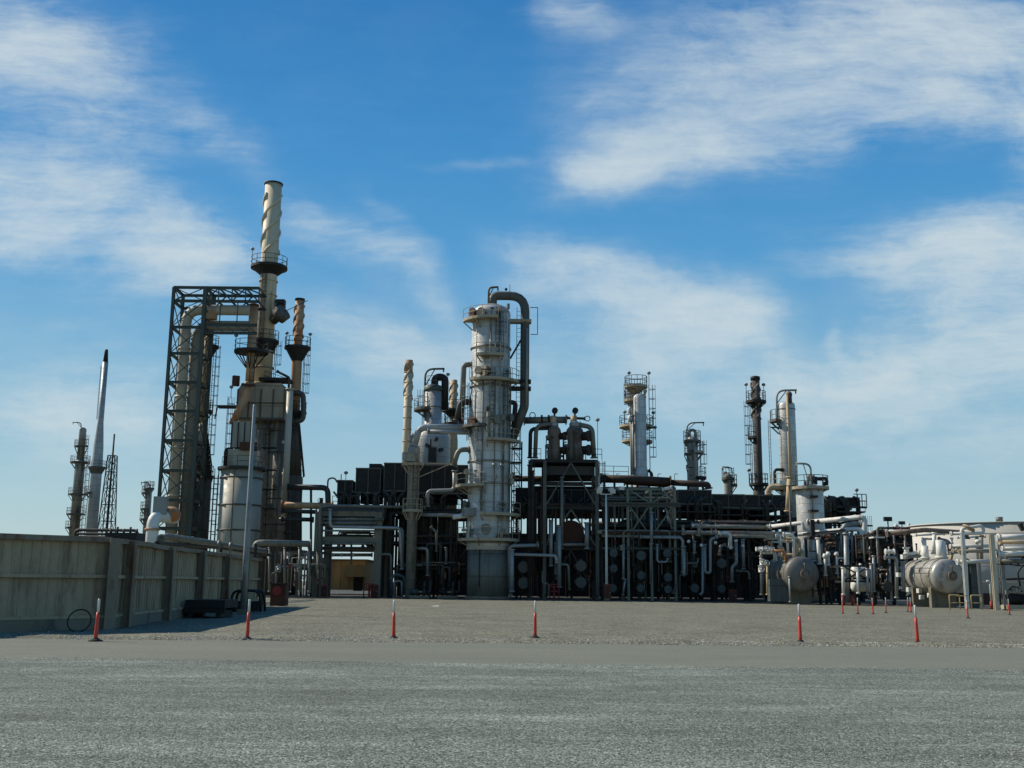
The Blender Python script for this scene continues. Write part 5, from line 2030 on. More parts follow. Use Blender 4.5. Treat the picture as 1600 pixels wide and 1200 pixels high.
# ------------------------------------------------------------------ green steel frame
YG = 105
t = thing('green_frame', 'pale green steel braced frame standing in front of the long pipe rack', 'steel frame', (V(1010, 930, YG).x, YG+2, 0))
xs_ = [V(q, 800, YG).x for q in (981, 1017, 1054)]
zg = [XZ(1010, q, YG)[1] for q in (839, 787, 764)]
frame(t, xs_, [YG, YG+5], zg, .24, 'palegreen' if 'palegreen' in MATS else 'greysteel', brace=((0, 1, 'X'), (1, 1, '/'), (0, 2, '\\'), (1, 2, '/')), bw=.12)
xl_ = V(940, 800, YG).x
for q, m_ in ((787, 'greysteel'), (790, 'greysteel'), (838, 'greypipe'), (832, 'rustred'), (857, 'greensteel')):
    z_ = XZ(1000, q, YG)[1]
    MB().ibeam((xl_, YG-.2, z_), (xs_[2]+.6, YG-.2, z_), .2, .22).build('beam', m_, t)
clutter(t, 41, (xl_, xs_[2]), (YG-.3, YG+4), [zg[0], zg[1], zg[0]-2], 16, 24, 12, mats=('greypipe', 'dkpipe', 'bluegrey', 'darksteel'), rmin=.05, rmax=.14)
for pts, r_, m_ in (([(974, 851), (974, 905)], .13, 'galv'), ([(977, 905), (973, 930)], .1, 'galv'), ([(1018, 800), (1018, 850)], .16, 'galv'), ([(1017, 850), (1017, 912)], .12, 'silver2'),
                    ([(1027, 850), (1027, 864), (1027, 878), (1043, 878), (1043, 872)], .1, 'galv'), ([(971, 852), (971, 860)], .15, 'silver2')):
    pipe(t, [V(x, y, YG-.9) for x, y in pts], r_, m_, n=9)

# ------------------------------------------------------------------ long rack: dense shaded steel and pipes
YL = 106
t = thing('long_pipe_rack', 'long deeply shaded pipe rack stretching from the reactor frame to the white drum', 'pipe rack', (V(1150, 930, YL).x, YL+6, 0))
xs_ = [V(q, 870, YL).x for q in (940, 998, 1058, 1115, 1170, 1225)]
zr = [XZ(1100, q, YL)[1] for q in (868, 839, 822)]
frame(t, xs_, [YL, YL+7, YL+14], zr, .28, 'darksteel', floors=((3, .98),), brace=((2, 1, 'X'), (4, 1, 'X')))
clutter(t, 51, (xs_[2], xs_[-1]), (YL-1.0, YL+2), zr, 14, 42, 14, mats=('greypipe', 'dkpipe', 'dkpipe', 'bluegrey', 'rustred'), rmin=.05, rmax=.15)
clutter(t, 52, (xs_[0], xs_[-1]), (YL+3, YL+12), zr, 14, 20, 0, mats=('dkpipe', 'darksteel'), rmin=.08, rmax=.25)
q = random.Random(77)
for i in range(12):
    z_ = zr[1]+.35+(i % 4)*.02 if i < 8 else zr[2]+.5
    y = YL-.8+i*.85
    MB().tube([(xs_[0]-.5, y, z_), (xs_[-1]+1.5, y, z_)], q.uniform(.10, .26), 9).build('rack_pipe', q.choice(('greypipe', 'dkpipe', 'silver2', 'brownpipe')), t)
for pts, r_, m_ in (([(1000, 839), (1064, 840), (1067, 846), (1067, 895)], .16, 'galv'),
                    ([(1068, 853), (1069, 897), (1070, 897)], .20, 'galv'),
                    ([(1067, 821), (1068, 836)], .15, 'silver2'),
                    ([(1080, 820), (1093, 820), (1091, 838)], .18, 'silver2'),
                    ([(1056, 866), (1056, 915), (1052, 928)], .12, 'greypipe'),
                    ([(1098, 853), (1098, 925), (1094, 930)], .13, 'galv'),
                    ([(1101, 850), (1102, 895), (1110, 895), (1110, 843), (1120, 839)], .15, 'galv'),
                    ([(1124, 834), (1141, 832), (1141, 856)], .2, 'whitepipe'),
                    ([(1112, 833), (1121, 833), (1120, 840)], .15, 'galv'),
                    ([(1125, 868), (1125, 853), (1134, 852)], .15, 'silver2'),
                    ([(1150, 843), (1151, 880), (1144, 886), (1144, 910)], .17, 'galv'),
                    ([(1161, 842), (1162, 890)], .16, 'galv'),
                    ([(1150, 892), (1170, 893), (1171, 905)], .1, 'greypipe'),
                    ([(1080, 822), (1200, 824)], .2, 'silver2'), ([(1120, 837), (1214, 839)], .16, 'silver2'),
                    ([(1064, 880), (1090, 880), (1091, 872)], .08, 'greypipe'),
                    ([(1085, 845), (1085, 865)], .15, 'galv')):
    pipe(t, [V(x, y, YL-1.8) for x, y in pts], r_, m_, n=10)
for (x, y) in ((1076, 846), (1118, 848), (1083, 821), (1142, 856), (1150, 845), (1161, 853), (1096, 852)):
    MB().sphere(V(x, y, YL-2.0), .17, 9, 6).build('valve_body', 'whitepipe', t)

# dark block added behind the racks so their gaps read as deep shade
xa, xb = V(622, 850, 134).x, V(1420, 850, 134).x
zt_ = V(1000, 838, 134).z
t = thing('shade_backdrop', 'long low dark block added behind the racks to blacken their gaps', 'added backdrop', ((xa+xb)/2, 138, 0))
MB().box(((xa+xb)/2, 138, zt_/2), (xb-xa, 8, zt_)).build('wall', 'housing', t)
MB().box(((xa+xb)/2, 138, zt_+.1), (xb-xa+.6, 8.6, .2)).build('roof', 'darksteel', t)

# headers on top of the rack
t = thing('brown_header', 'thick dark brown header pipes lying along the top of the rack past the reactor frame', 'pipe run', (V(1000, 750, 110).x, 111, 0))
pipe(t, [V(938, 748, 110), V(990, 749, 110), V(1048, 752.5, 110)], .42, 'brownpipe', n=16, bend=0)
pipe(t, [V(1046, 754, 110.4), V(1106, 757, 110.4), V(1107, 764, 110.4)], .32, 'brownpipe', n=14)
pipe(t, [V(975, 752, 111), V(1046, 757, 111)], .34, 'rustred', n=14)
pipe(t, [V(800, 748, 111.5), V(935, 748, 111.5)], .3, 'brownpipe', n=14)
for q in (944, 960, 980, 996, 1014, 1030, 1052, 1075, 1098):
    p = V(q, 752, 111)
    MB().beam((p.x, 111, XZ(1000, 826, 111)[1]), (p.x, 111, p.z+(0 if q < 1050 else -.5)), .22).build('support', 'darksteel', t)
for q in (946, 963, 1028, 1054):
    p = V(q, 742, 110.8)
    b = MB()
    b.tube([(p.x, 110.8, p.z-.5), (p.x, 110.8, p.z+.1), (p.x+.35, 110.8, p.z+.1)], .035, 5)
    b.build('vent_pipe', 'darksteel', t)
hrail(t, [V(936, 744, 112), V(982, 745, 112)], 'darksteel')
b = MB()
for i in range(7):
    p = V(950+14*i, 765, 110.2)
    b.beam(p, (p.x+.9, p.y, p.z-1.0), .1)
    b.beam((p.x+.9, p.y, p.z), (p.x, p.y, p.z-1.0), .08)
b.beam(V(938, 762, 110.2), V(1056, 763, 110.2), .2)
b.beam(V(938, 776, 110.2), V(1056, 777, 110.2), .2)
b.build('truss', 'greysteel', t)
for (x, y) in ((937, 764), (955, 765), (971, 763)):
    MB().box(V(x, y, 104.8), (.5, .3, .35), .4).build('floodlight', 'whitepipe', t)
pipe(t, [V(1034, 765, 105), V(1050, 762, 105)], .16, 'whitepipe', n=9)
pipe(t, [V(1037, 766, 105), V(1050, 784, 105)], .09, 'galv', n=7)
pipe(t, [V(1040, 794, 105), V(1050, 826, 105)], .09, 'galv', n=7)

# air coolers along the rack
for (a, c, y0, y1, Y, lab) in ((806, 848, 762, 800, 116, 'dark cooler house glimpsed between the big white column and the reactor frame'),
                               (852, 934, 764, 800, 117, 'dark cooler house glimpsed through the legs of the reactor frame'),
                               (940, 1056, 764, 800, 116, 'dark cooler house behind the pale green braced frame, under the brown header pipes'),
                               (1059, 1111, 765, 800, 110, 'dark cooler house starting where the brown header pipes end'),
                               (1113, 1162, 772, 805, 111, 'dark cooler house between the small capped column and the dark stack'),
                               (1164, 1228, 773, 806, 111, 'dark cooler house beneath the dark stack and the tall white vessel'),
                               (1288, 1298, 776, 800, 111, 'narrow dark cooler house just past the white drum'),
                               (1301, 1342, 777, 800, 111, 'last dark cooler house at the open end of the rack')):
    cooler_house(a, c, y0, y1, Y, lab, 10)
t = thing('rack_end_frame', 'thin open end of the dark rack with outrigger, rails and hanging struts', 'steel frame', (V(1320, 930, 112).x, 113, 0))
xs_ = [V(q, 850, 112).x for q in (1236, 1290, 1340)]
frame(t, xs_, [111, 118], [XZ(1300, q, 112)[1] for q in (868, 838, 812)], .26, 'darksteel', floors=((3, .95),))
clutter(t, 61, (xs_[0], xs_[-1]), (110, 117), [XZ(1300, 838, 112)[1], XZ(1300, 868, 112)[1]], 16, 30, 6, mats=('dkpipe', 'greypipe', 'brownpipe', 'darksteel'), rmin=.06, rmax=.18)
b = MB()
p0, p1 = V(1340, 783, 112), V(1354, 785, 112)
z0 = V(1345, 793, 112).z
b.beam((p0.x-1, 112, z0), (p1.x, 112, z0), .18)
for x in (p0.x, (p0.x+p1.x)/2, p1.x):
    b.beam((x, 112, z0), (x, 112, z0+1.4), .08)
for h in (.7, 1.4):
    b.beam((p0.x-.4, 112, z0+h), (p1.x, 112, z0+h), .08)
b.beam((p0.x-5.5, 112, z0-1.2), (p1.x-1.6, 112, z0-.2), .14)
b.beam((p0.x-6, 112, z0-1.9), (p1.x+.5, 112, z0-1.9), .16)
b.build('outrigger', 'darksteel', t)
lamp(t, V(1339, 778, 112), .9, 'darksteel')
ladder(t, (V(1356, 900, 112).x, 112), .2, zc(V(1356, 900, 112).x, 112, 806), (1, 0), 'darksteel')

# ------------------------------------------------------------------ columns on the right half
t = Tower('twin_column', 'silver column with beige polygon platforms on both sides and a higher column behind it', 'column', 1000, 660, 118)
r_ = t.m(10)
t.shell([(t.m(12), 3), (t.m(12), t.z(738)), (r_, t.z(730)), (r_, t.z(622))]+dome(r_, t.z(622), .5)[1:], 'brightcol', n=36)
xb2 = t.x-t.m(7)
MB().lathe(xb2, t.y+1.6, [(t.m(6.5), 3), (t.m(6.5), t.z(640)), (t.m(11), t.z(624)), (t.m(11), t.z(606))]+dome(t.m(11), t.z(606), .4)[1:], 32).build('rear_shell', 'silver', t.root)
for (q, w, a0, a1) in ((601, 18.5, 0, 360), (622, 19, 110, 262), (663, 27, 110, 255), (663, 27, -55, 60), (686, 23, 110, 255), (687, 26, -50, 60), (648, 17, -50, 40), (622, 15, -60, 40)):
    full = q == 601
    platform(t.root, t.x-t.m(4), t.y+(1.0 if full else 1.4), t.z(q), r_*.6, t.m(w), a0, a1, m='beige', cone=full, knee=.8, rm='darksteel')
for q in (608, 617):
    MB().ring((xb2, t.y+1.6, t.z(q)), t.m(11)+.03, .05, 32, 5).build('band', 'silver2', t.root)
pipe(t.root, [(t.x-t.m(15), t.y-.3, t.z(745)), (t.x-t.m(15), t.y-.3, t.z(640))], .11, 'beige', n=8)
pipe(t.root, [(t.x-t.m(12), t.y-.5, t.z(745)), (t.x-t.m(12), t.y-.5, t.z(650))], .16, 'galv', n=8)
pipe(t.root, [(xb2+.9, t.y-.4, t.z(620)), (xb2+1.2, t.y-.5, t.z(611)), (t.x+.5, t.y-.5, t.z(611)), (t.x+.5, t.y-.5, t.z(622))], .13, 'beige', n=9)
pipe(t.root, [(t.x+t.m(11), t.y-.3, t.z(735)), (t.x+t.m(17), t.y-.3, t.z(740)), (t.x+t.m(17), t.y-.3, t.z(750))], .15, 'darksteel', n=9)
t.lad(-10, t.m(12), t.z(745), t.z(602), m='darksteel')
t.lad(200, t.m(15), t.z(663), t.z(601), m='darksteel')
for a_, q in ((160, 601), (20, 601), (170, 663), (20, 663), (5, 687)):
    lamp(t.root, t.at(a_, t.m(17 if q == 601 else 24), t.z(q)), 1.5, 'darksteel')
for q in (642, 655):
    MB().sphere(t.at(200, r_+.55, t.z(q)), .28, 10, 7, (1, 1, 1.5)).build('gauge', 'whitepipe', t.root)

t = Tower('stub_column', 'short silver column with davit and two offset platforms, next right after the twin column', 'column', 1082, 715, 119)
r_ = t.m(9)
t.shell([(r_, 3), (r_, t.z(692))]+dome(r_, t.z(692), .8)[1:], 'silver', n=32)
t.plat(689, r_*.7, t.m(14), 100, 400, m='greysteel')
t.plat(706, r_, t.m(18), -90, 60, m='galv')
t.plat(709, r_, t.m(13), 170, 260, m='greysteel')
t.plat(746, r_, t.m(21), -70, 30, m='darksteel')
t.plat(728, r_, t.m(12), 200, 260, m='greysteel', rail=False)
t.lad(-20, t.m(10), t.z(756), t.z(689), m='darksteel')
davit(t.root, t.at(180, t.m(8), t.z(692)), t.m(32), 2.0, 0, .08)
pipe(t.root, [t.at(180, .3, t.z(686)), t.at(180, .3, t.z(672)), t.at(0, .4, t.z(672)), t.at(0, .4, t.z(686))], .18, 'silver2', n=9)
for q in (700, 726, 738, 751):
    p = t.at(250, r_+.2, t.z(q))
    MB().box(p, (.7, .4, .8), .3).build('instrument', 'greypipe', t.root)

t = Tower('capped_column', 'smallest stubby silver column with hooked davit, peeking over the rack', 'column', 1138, 760, 121)
r_ = t.m(6.5)
t.shell([(r_, 3), (r_, t.z(746))]+dome(r_, t.z(746), .5)[1:], 'silver2', n=24)
t.plat(757, r_, t.m(14), -60, 60)
t.plat(747, r_*.6, t.m(10), 150, 360)
davit(t.root, t.at(0, r_, t.z(750)), t.m(20), 1.1, 180, .07)
MB().cyl(t.at(150, .3, t.z(746)), t.at(150, .3, t.z(737)), .18, n=10).build('nozzle', 'darksteel', t.root)

t = Tower('dark_stack', 'dark grey brown stack with two railed crow nests, left of the tall white vessel', 'stack', 1183, 680, 119)
r_ = t.m(6.6)
t.shell([(t.m(9), 3), (t.m(9), t.z(770)), (r_, t.z(757)), (r_, t.z(594))], 'darkstack' if 'darkstack' in MATS else 'heaterdark', 'shaft', 28)
t.shell([(r_*1.15, t.z(594)), (r_*1.15, t.z(589)), (r_*.8, t.z(588))], 'darksteel', 'rim', 24)
strakes(t, r_, t.z(655), t.z(598), 1.2, 'heaterdark', 3, .09)
t.plat(627, r_, t.m(16), 0, 360, m='darksteel', knee=.8)
t.plat(683, r_, t.m(15), 130, 250, m='darksteel', knee=.8)
t.plat(756, r_, t.m(15), 0, 360, m='darksteel', knee=1.0)
t.lad(190, r_+.1, t.z(756), t.z(627), m='darksteel')
lamp(t.root, t.at(180, t.m(15), t.z(627)), 2, 'darksteel')
lamp(t.root, t.at(0, t.m(13), t.z(627)), 2, 'darksteel')
lamp(t.root, t.at(180, t.m(15), t.z(756)), 1.6, 'darksteel')

t = Tower('white_vessel', 'tall plain white clad vessel with gooseneck davit above and a brown capped vertical pipe', 'vessel', 1231, 700, 113)
r_ = t.m(13.5)
t.shell([(r_, 3), (r_, t.z(634)), (r_*.96, t.z(632))]+dome(r_*.96, t.z(632), .3)[1:], 'brightcol', n=40)
MB().ring((t.x, t.y, t.z(640)), r_+.02, .05, 36, 5).build('band', 'greypipe', t.root)
b = MB()
b.tube([t.at(262, r_+.25, t.z(775)), t.at(262, r_+.25, t.z(620))], .15, 12)
o = b.build('riser_pipe', 'tan', t.root)
b = MB()
b.tube([t.at(275, r_+.1, t.z(632)), t.at(275, r_+.1, t.z(620))], .3, 10)
b.sphere(t.at(275, r_+.1, t.z(619)), .35, 10, 7)
b.build('relief_valve', 'brownvessel', t.root)
davit(t.root, t.at(190, r_+.15, t.z(665)), t.m(56), 2.2, 0, .11, 'galv')
t.plat(657, r_, t.m(26), 150, 215, m='greysteel')
b = MB()
b.beam(t.at(180, r_, t.z(668)), t.at(180, t.m(26), t.z(668)), .14)
b.beam(t.at(180, r_, t.z(678)), t.at(180, t.m(24), t.z(668)), .12)
b.build('bracket', 'greysteel', t.root)
t.lad(188, r_+.9, t.z(770), t.z(657), m='greysteel', cage=False)
pipe(t.root, [t.at(180, t.m(2), t.z(766)), t.at(205, t.m(28), t.z(766)), t.at(205, t.m(28), t.z(735)), t.at(215, t.m(14), t.z(735))], .16, 'darksteel', n=9)
pipe(t.root, [(t.x-t.m(36), t.y-1, t.z(775)), (t.x-t.m(36), t.y-1, t.z(763)), (t.x+.2, t.y-1, t.z(763))], .3, 'tan', n=12, bend=.9)
t.plat(758, r_, t.m(30), 150, 250, m='beige')

t = Tower('white_drum', 'stout cream clad drum with railed top and black bridge pipe, in front of the rack', 'vessel', 1267, 820, 103)
r_ = t.m(21)
t.shell([(r_*.8, 0.2), (r_*.8, t.z(880)), (r_*.98, t.z(868)), (r_, t.z(765))]+dome(r_, t.z(765), .5)[1:], 'brightcol', n=44)
t.plat(762, r_*.9, r_+.55, 150, 390, m='beige', knee=.5, rm='darksteel')
pipe(t.root, [t.at(270, .5, t.z(762)), (t.x+t.m(5), t.y-.6, t.z(749)), (t.x+t.m(25), t.y-.6, t.z(748)), (t.x+t.m(25), t.y-.6, t.z(757)), (t.x+t.m(20), t.y-.6, t.z(757))], .16, 'black', n=10)
davit(t.root, t.at(262, r_+.2, t.z(840)), t.m(112), 1.4, 180, .1, 'galv')
for a_, q in ((250, 760), (282, 756), (300, 758), (230, 765)):
    MB().cyl(t.at(a_, .9, t.z(q)), t.at(a_, .9, t.z(q-12)), .14, n=9).build('nozzle', 'dkpipe', t.root)
MB().sphere(t.at(255, 1.0, t.z(747)), .3, 10, 7).build('relief_valve', 'silver2', t.root)
for q in (778, 800):
    MB().box(t.at(264, r_+.3, t.z(q)), (.9, .5, .2), .3).build('step', 'darksteel', t.root)
pipe(t.root, [V(1231, 800, 100), V(1234, 745, 100)], .26, 'tan', n=12)

# ------------------------------------------------------------------ horizontal vessels
def drum(px, py, rpx, Y, L, label, m, cat='vessel', yaw=0):
    p = V(px, py, Y)
    s_ = rpx*mpp(p.x, Y, p.z)
    t = thing('horizontal_vessel', label, cat, (p.x, Y, 0))
    ca, sa = math.sin(R(yaw)), math.cos(R(yaw))
    d = Vector((ca, sa, 0))
    k = 7
    pts = [p-d*(s_*.38*math.cos(PI/2*i/k)) for i in range(k+1)]
    rs_ = [max(.02, s_*math.sin(PI/2*i/k)) for i in range(k+1)]
    pts += [p+d*L]+[p+d*(L+s_*.38*math.sin(PI/2*i/k)) for i in range(1, k+1)]
    rs_ += [s_]+[max(.02, s_*math.cos(PI/2*i/k)) for i in range(1, k+1)]
    MB().tube(pts, rs_, 48).build('shell', m, t)
    for f in (.08, .34, .62, .9):
        b = MB()
        q = p+d*(L*f)
        b.tube([q-d*.06, q+d*.06], [s_+.05, s_+.05], 48)
        b.build('band', 'silver2', t)
    for f in (.2, .8):
        q = p+d*(L*f)
        MB().box((q.x, q.y, (q.z-s_*.6)/2), (s_*1.5, .5, q.z-s_*.6)).build('saddle', 'concrete', t)
    q = p-d*(s_*.36)
    b = MB()
    b.tube([q+d*.1, q-d*.28, q-d*.28, q-d*.42], [s_*.2, s_*.2, s_*.27, s_*.27], 24)
    mw = b.build('manway', 'brownvessel', t)
    MB().tube([q-d*.42+Vector((0, 0, 0)), q-d*.47], [s_*.13, s_*.13], 16).build('cover_plate', 'greypipe', mw)
    b = MB()
    b.tube([q-d*.3+Vector((0, 0, s_*.27)), q-d*.3+Vector((0, 0, s_*.55)), q-d*.1+Vector((0, 0, s_*.6))], .05, 6)
    b.build('hinge_arm', 'brownvessel', t)
    return t, p, s_, d


t, p, s_, d = drum(1253, 897, 27, 93, 6.5, 'first big horizontal drum with dark round manway on its shaded grey end', 'vessel', yaw=-3)
q = random.Random(4)
for i in range(14):
    f = q.uniform(.3, 6)
    x = p.x+d.x*f+q.uniform(-1.2, .6)
    y = p.y+f
    h = q.uniform(.5, 2.4)
    z0 = p.z+s_*.7
    pipe(t, [(x, y, z0), (x, y, z0+h), (x-q.uniform(.3, 1.5), y, z0+h)], q.uniform(.07, .17), q.choice(('beige', 'rusty', 'whitepipe', 'tan')), n=8)
for (x, y) in ((1186, 858), (1196, 857), (1204, 859), (1190, 878), (1196, 880), (1188, 889)):
    valve(t, V(x, y, 95), .13, 'Z' if y > 870 else 'X', 'whitepipe')
pipe(t, [V(1184, 858, 95.5), V(1210, 858, 95.5)], .16, 'yellow', n=9)
pipe(t, [V(1188, 864, 95.2), V(1213, 864, 95.2), V(1213, 876, 95.2)], .11, 'whitepipe', n=9)
pipe(t, [V(1190, 930, 95.2), V(1189, 868, 95.2)], .13, 'galv', n=9)
pipe(t, [V(1199, 930, 94.5), V(1199, 882, 94.5)], .10, 'yellow', n=9)
pipe(t, [V(1205, 855, 95.6), V(1205, 848, 95.6), V(1200, 848, 95.6)], .12, 'rusty', n=9)
for q_ in (1205, 1211):
    b = MB()
    c0 = V(q_, 905, 96+(q_-1205)*.2)
    b.box((c0.x, c0.y, c0.z), (.12, .12, .1))
MB().box((p.x-1.9, 94.0, 1.2), (1.6, 1.0, 1.9)).build('skid_box', 'bluegrey', t)
pipe(t, [(p.x-1.2, 92.6, .2), (p.x-1.2, 92.6, 2.4)], .09, 'galv', n=8)

t, p, s_, d = drum(1481, 900, 26.5, 84, 5.6, 'second shiny horizontal vessel with rounded end and brown manway, by the yellow guard rail', 'vesselshiny' if 'vesselshiny' in MATS else 'vessel', yaw=-3)
for (f, dx, h, r_) in ((1.0, .0, 1.5, .33), (1.6, .45, 1.4, .3), (2.9, -.4, 1.1, .28), (3.9, 0, 1.6, .2)):
    b = MB()
    x, y = p.x+d.x*f+dx, p.y+f
    b.tube([(x, y, p.z+s_*.85), (x, y, p.z+s_+h)], r_, 16)
    b.tube([(x, y, p.z+s_*1.05), (x, y, p.z+s_*1.05+.14)], r_*1.35, 16)
    b.build('nozzle', 'whitepipe', t)
b = MB()
b.tube([(p.x+1.1, p.y+2, p.z+s_*.8), (p.x+1.4, p.y+2, p.z+s_+.9), (p.x+2.6, p.y+2, p.z+s_+.95)], .12, 8)
b.build('yellow_pipe', 'yellow', t)
hrail(t, [(p.x-s_-.9, p.y+1.0, p.z-.2), (p.x-s_+.35, p.y-.2, p.z-.2)], 'greensteel', h=.8)

# ------------------------------------------------------------------ white pipe runs
YW = 98
t = thing('white_pipe_bridge', 'two bright white pipes running level past the cream drum and turning down at their end', 'pipe run', (V(1300, 930, YW).x, YW, 0))
pipe(t, [V(1203, 823, 103), V(1254, 817, 101), V(1255, 824, 101), V(1262, 832, 101)], .19, 'whitepipe', n=12)
pipe(t, [V(1262, 816, 101), V(1347, 808, YW), V(1351, 812, YW), V(1353, 866, YW)], .23, 'whitepipe', n=12)
pipe(t, [V(1214, 838, 103), V(1262, 833, 101), V(1346, 826, YW), V(1349, 862, YW)], .22, 'whitepipe', n=12)
pipe(t, [V(1318, 829, YW+1), V(1320, 820, YW+1), V(1345, 819, YW+1)], .25, 'galv', n=12)
for (x, y0, y1, r_) in ((1314, 833, 878, .1), (1331, 828, 880, .14), (1342, 828, 872, .17)):
    pipe(t, [V(x, y0, YW+.5), V(x+1.5, y1, YW+.5)], r_, 'galv', n=10)
pipe(t, [V(1322, 833, 92), V(1324, 943, 92)], .22, 'galv', n=14, name='support_column')
for (x, y) in ((1270, 817), (1279, 815), (1284, 815), (1271, 832), (1243, 834), (1224, 837)):
    MB().sphere(V(x, y, 100.3), .22, 9, 6).build('valve_body', 'darksteel', t)
b = MB()
b.beam(V(1269, 812, 100), V(1270, 838, 100), .35)
b.beam(V(1255, 834, 100.5), V(1320, 828, 98.5), .12)
b.build('hanger', 'darksteel', t)

t = thing('valve_manifold', 'cluster of white valves, bright pipe legs and rusty fittings between the two horizontal vessels', 'pipe manifold', (V(1310, 930, 95).x, 96, 0))
x0, x1 = V(1282, 930, 95).x, V(1312, 930, 95).x
frame(t, [x0, x1], [95, 99], [XZ(1300, 880, 95)[1], XZ(1300, 838, 95)[1]], .22, 'darksteel', brace=((0, 1, 'X'),))
clutter(t, 71, (x0, x1), (94.5, 98.5), [2.0, 3.6, 5.4], 8, 16, 10, mats=('whitepipe', 'greypipe', 'dkpipe', 'rusty'), rmin=.05, rmax=.13)
pipe(t, [V(1278, 840, 94.5), V(1281, 882, 94.5)], .17, 'whitepipe', n=9)
for (x, y0, y1) in ((1289, 865, 900), (1294, 862, 884), (1307, 862, 897)):
    pipe(t, [V(x, y0, 94), V(x+1, y1, 94)], .12, 'whitepipe', n=9)
    MB().sphere(V(x, y0+4, 93.9), .22, 9, 6).build('valve_body', 'whitepipe', t)

# two small white exchangers in a stand
t = thing('exchanger_stand', 'dark stand with crossed braces around the two small white exchangers, on red feet', 'stand', (V(1345, 930, 90).x, 91, 0))
x0, x1 = V(1318, 930, 90).x, V(1363, 930, 90).x
frame(t, [x0, x1], [90, 93.5], [XZ(1340, 908, 90)[1], XZ(1340, 884, 90)[1]], .18, 'darksteel', brace=((0, 1, 'X'),))
for x, y0, y1, m_ in ((1317, 886, 930, 'whitepipe'), (1340, 890, 928, 'whitepipe'), (1355, 888, 930, 'galv'), (1361, 880, 935, 'galv'), (1365, 868, 925, 'galv')):
    pipe(t, [V(x, y0, 89.6), V(x+.8, y1, 89.6)], .12, m_, n=9)
for x in (1317, 1331, 1363):
    pp = V(x, 930, 89.5)
    MB().tube([(pp.x, 89.5, 0), (pp.x, 89.5, .9)], .14, 9).build('red_foot', 'redpaint', t)
for k, (py, lab) in enumerate(((893, 'small white horizontal exchanger, upper of the two in the dark stand'), (915, 'small white horizontal exchanger, lower of the two in the dark stand'))):
    p = V(1330, py, 91.5)
    tt = thing('small_exchanger', lab, 'heat exchanger', p, 'two small white exchangers')
    r_ = .52
    b = MB()
    b.tube([(p.x, 91.5, p.z), (p.x+.12, 91.5, p.z), (p.x+.3, 91.5, p.z), (p.x+1.6, 91.5, p.z), (p.x+1.9, 91.5, p.z)], [r_*.5, r_*.9, r_, r_, r_*.4], 20)
    b.build('shell', 'whitepipe', tt)
    for dx in (.45, 1.15):
        MB().tube([(p.x+dx, 91.5, p.z), (p.x+dx+.08, 91.5, p.z)], r_*1.18, 20).build('flange', 'dkpipe', tt)
    MB().cyl((p.x+.8, 91.5, p.z), (p.x+.8, 91.5, p.z+.7), .12, n=9).build('nozzle', 'whitepipe', tt)

# dark block between the stand and the second vessel
t = thing('shaded_pipe_bay', 'deep shaded bay of crowded pipes between the white exchanger stand and the shiny vessel', 'pipe rack', (V(1395, 930, 94).x, 96, 0))
x0, x1 = V(1366, 930, 94).x, V(1428, 930, 94).x
zq = [XZ(1400, q, 94)[1] for q in (893, 860, 836)]
frame(t, [x0, (x0+x1)/2, x1], [94, 99, 104], zq, .24, 'darksteel', floors=((2, .97), (3, .97)))
clutter(t, 81, (x0, x1), (92.5, 97), zq, 12, 30, 12, mats=('dkpipe', 'greypipe', 'whitepipe', 'brownpipe'), rmin=.05, rmax=.15)
clutter(t, 82, (x0, x1), (98, 104), zq, 8, 14, 0, mats=('dkpipe', 'darksteel'), rmin=.1, rmax=.25)
for pts, r_, m_ in (([(1382, 871), (1398, 871), (1401, 876), (1401, 935)], .14, 'galv'),
                    ([(1411, 877), (1412, 924)], .16, 'galv'), ([(1383, 862), (1398, 862)], .17, 'whitepipe'),
                    ([(1415, 866), (1436, 864)], .15, 'whitepipe'), ([(1418, 870), (1444, 869), (1445, 910)], .12, 'galv'),
                    ([(1404, 918), (1413, 920), (1420, 928)], .1, 'whitepipe'), ([(1416, 855), (1417, 866)], .2, 'whitepipe')):
    pipe(t, [V(x, y, 88) for x, y in pts], r_, m_, n=9)
for (x, y) in ((1420, 921), (1436, 923), (1440, 933), (1453, 930), (1404, 898), (1411, 870)):
    MB().box(V(x, y, 86.5), (.3, .3, .35), .3).build('fitting', 'whitepipe', t)
MB().box((V(1370, 840, 93).x, 93, V(1370, 840, 93).z), (1.0, 1.2, .12)).build('cover_sheet', 'whitepipe', t)

# ------------------------------------------------------------------ storage tank
YT, rT = 172.0, 13.7
xT = V(1560, 870, YT).x
zT = zc(V(1560, 812, 152).x, 152, 810.5)
t = thing('storage_tank', 'huge low cream storage tank filling the far end behind the white pipes', 'storage tank', (xT, YT, 0))
MB().lathe(xT, YT, [(rT, 0), (rT, zT)], 160).build('shell', 'tankpaint', t)
MB().lathe(xT, YT, [(rT+.06, zT-.12), (rT+.22, zT-.12), (rT+.22, zT+.05), (rT, zT+.05), (rT*.5, zT+.35), (.01, zT+.6)], 120).build('roof', 'tankpaint', t)
for z_ in (2.4, 4.8, 7.2, 9.6):
    MB().ring((xT, YT, z_), rT+.01, .03, 120, 4).build('seam', 'tankpaint', t)
MB().cyl((xT-4, YT-10, zT+.2), (xT-4, YT-10, zT+.9), .5, n=12).build('roof_vent', 'greypipe', t)
th = V(1425, 840, 260)
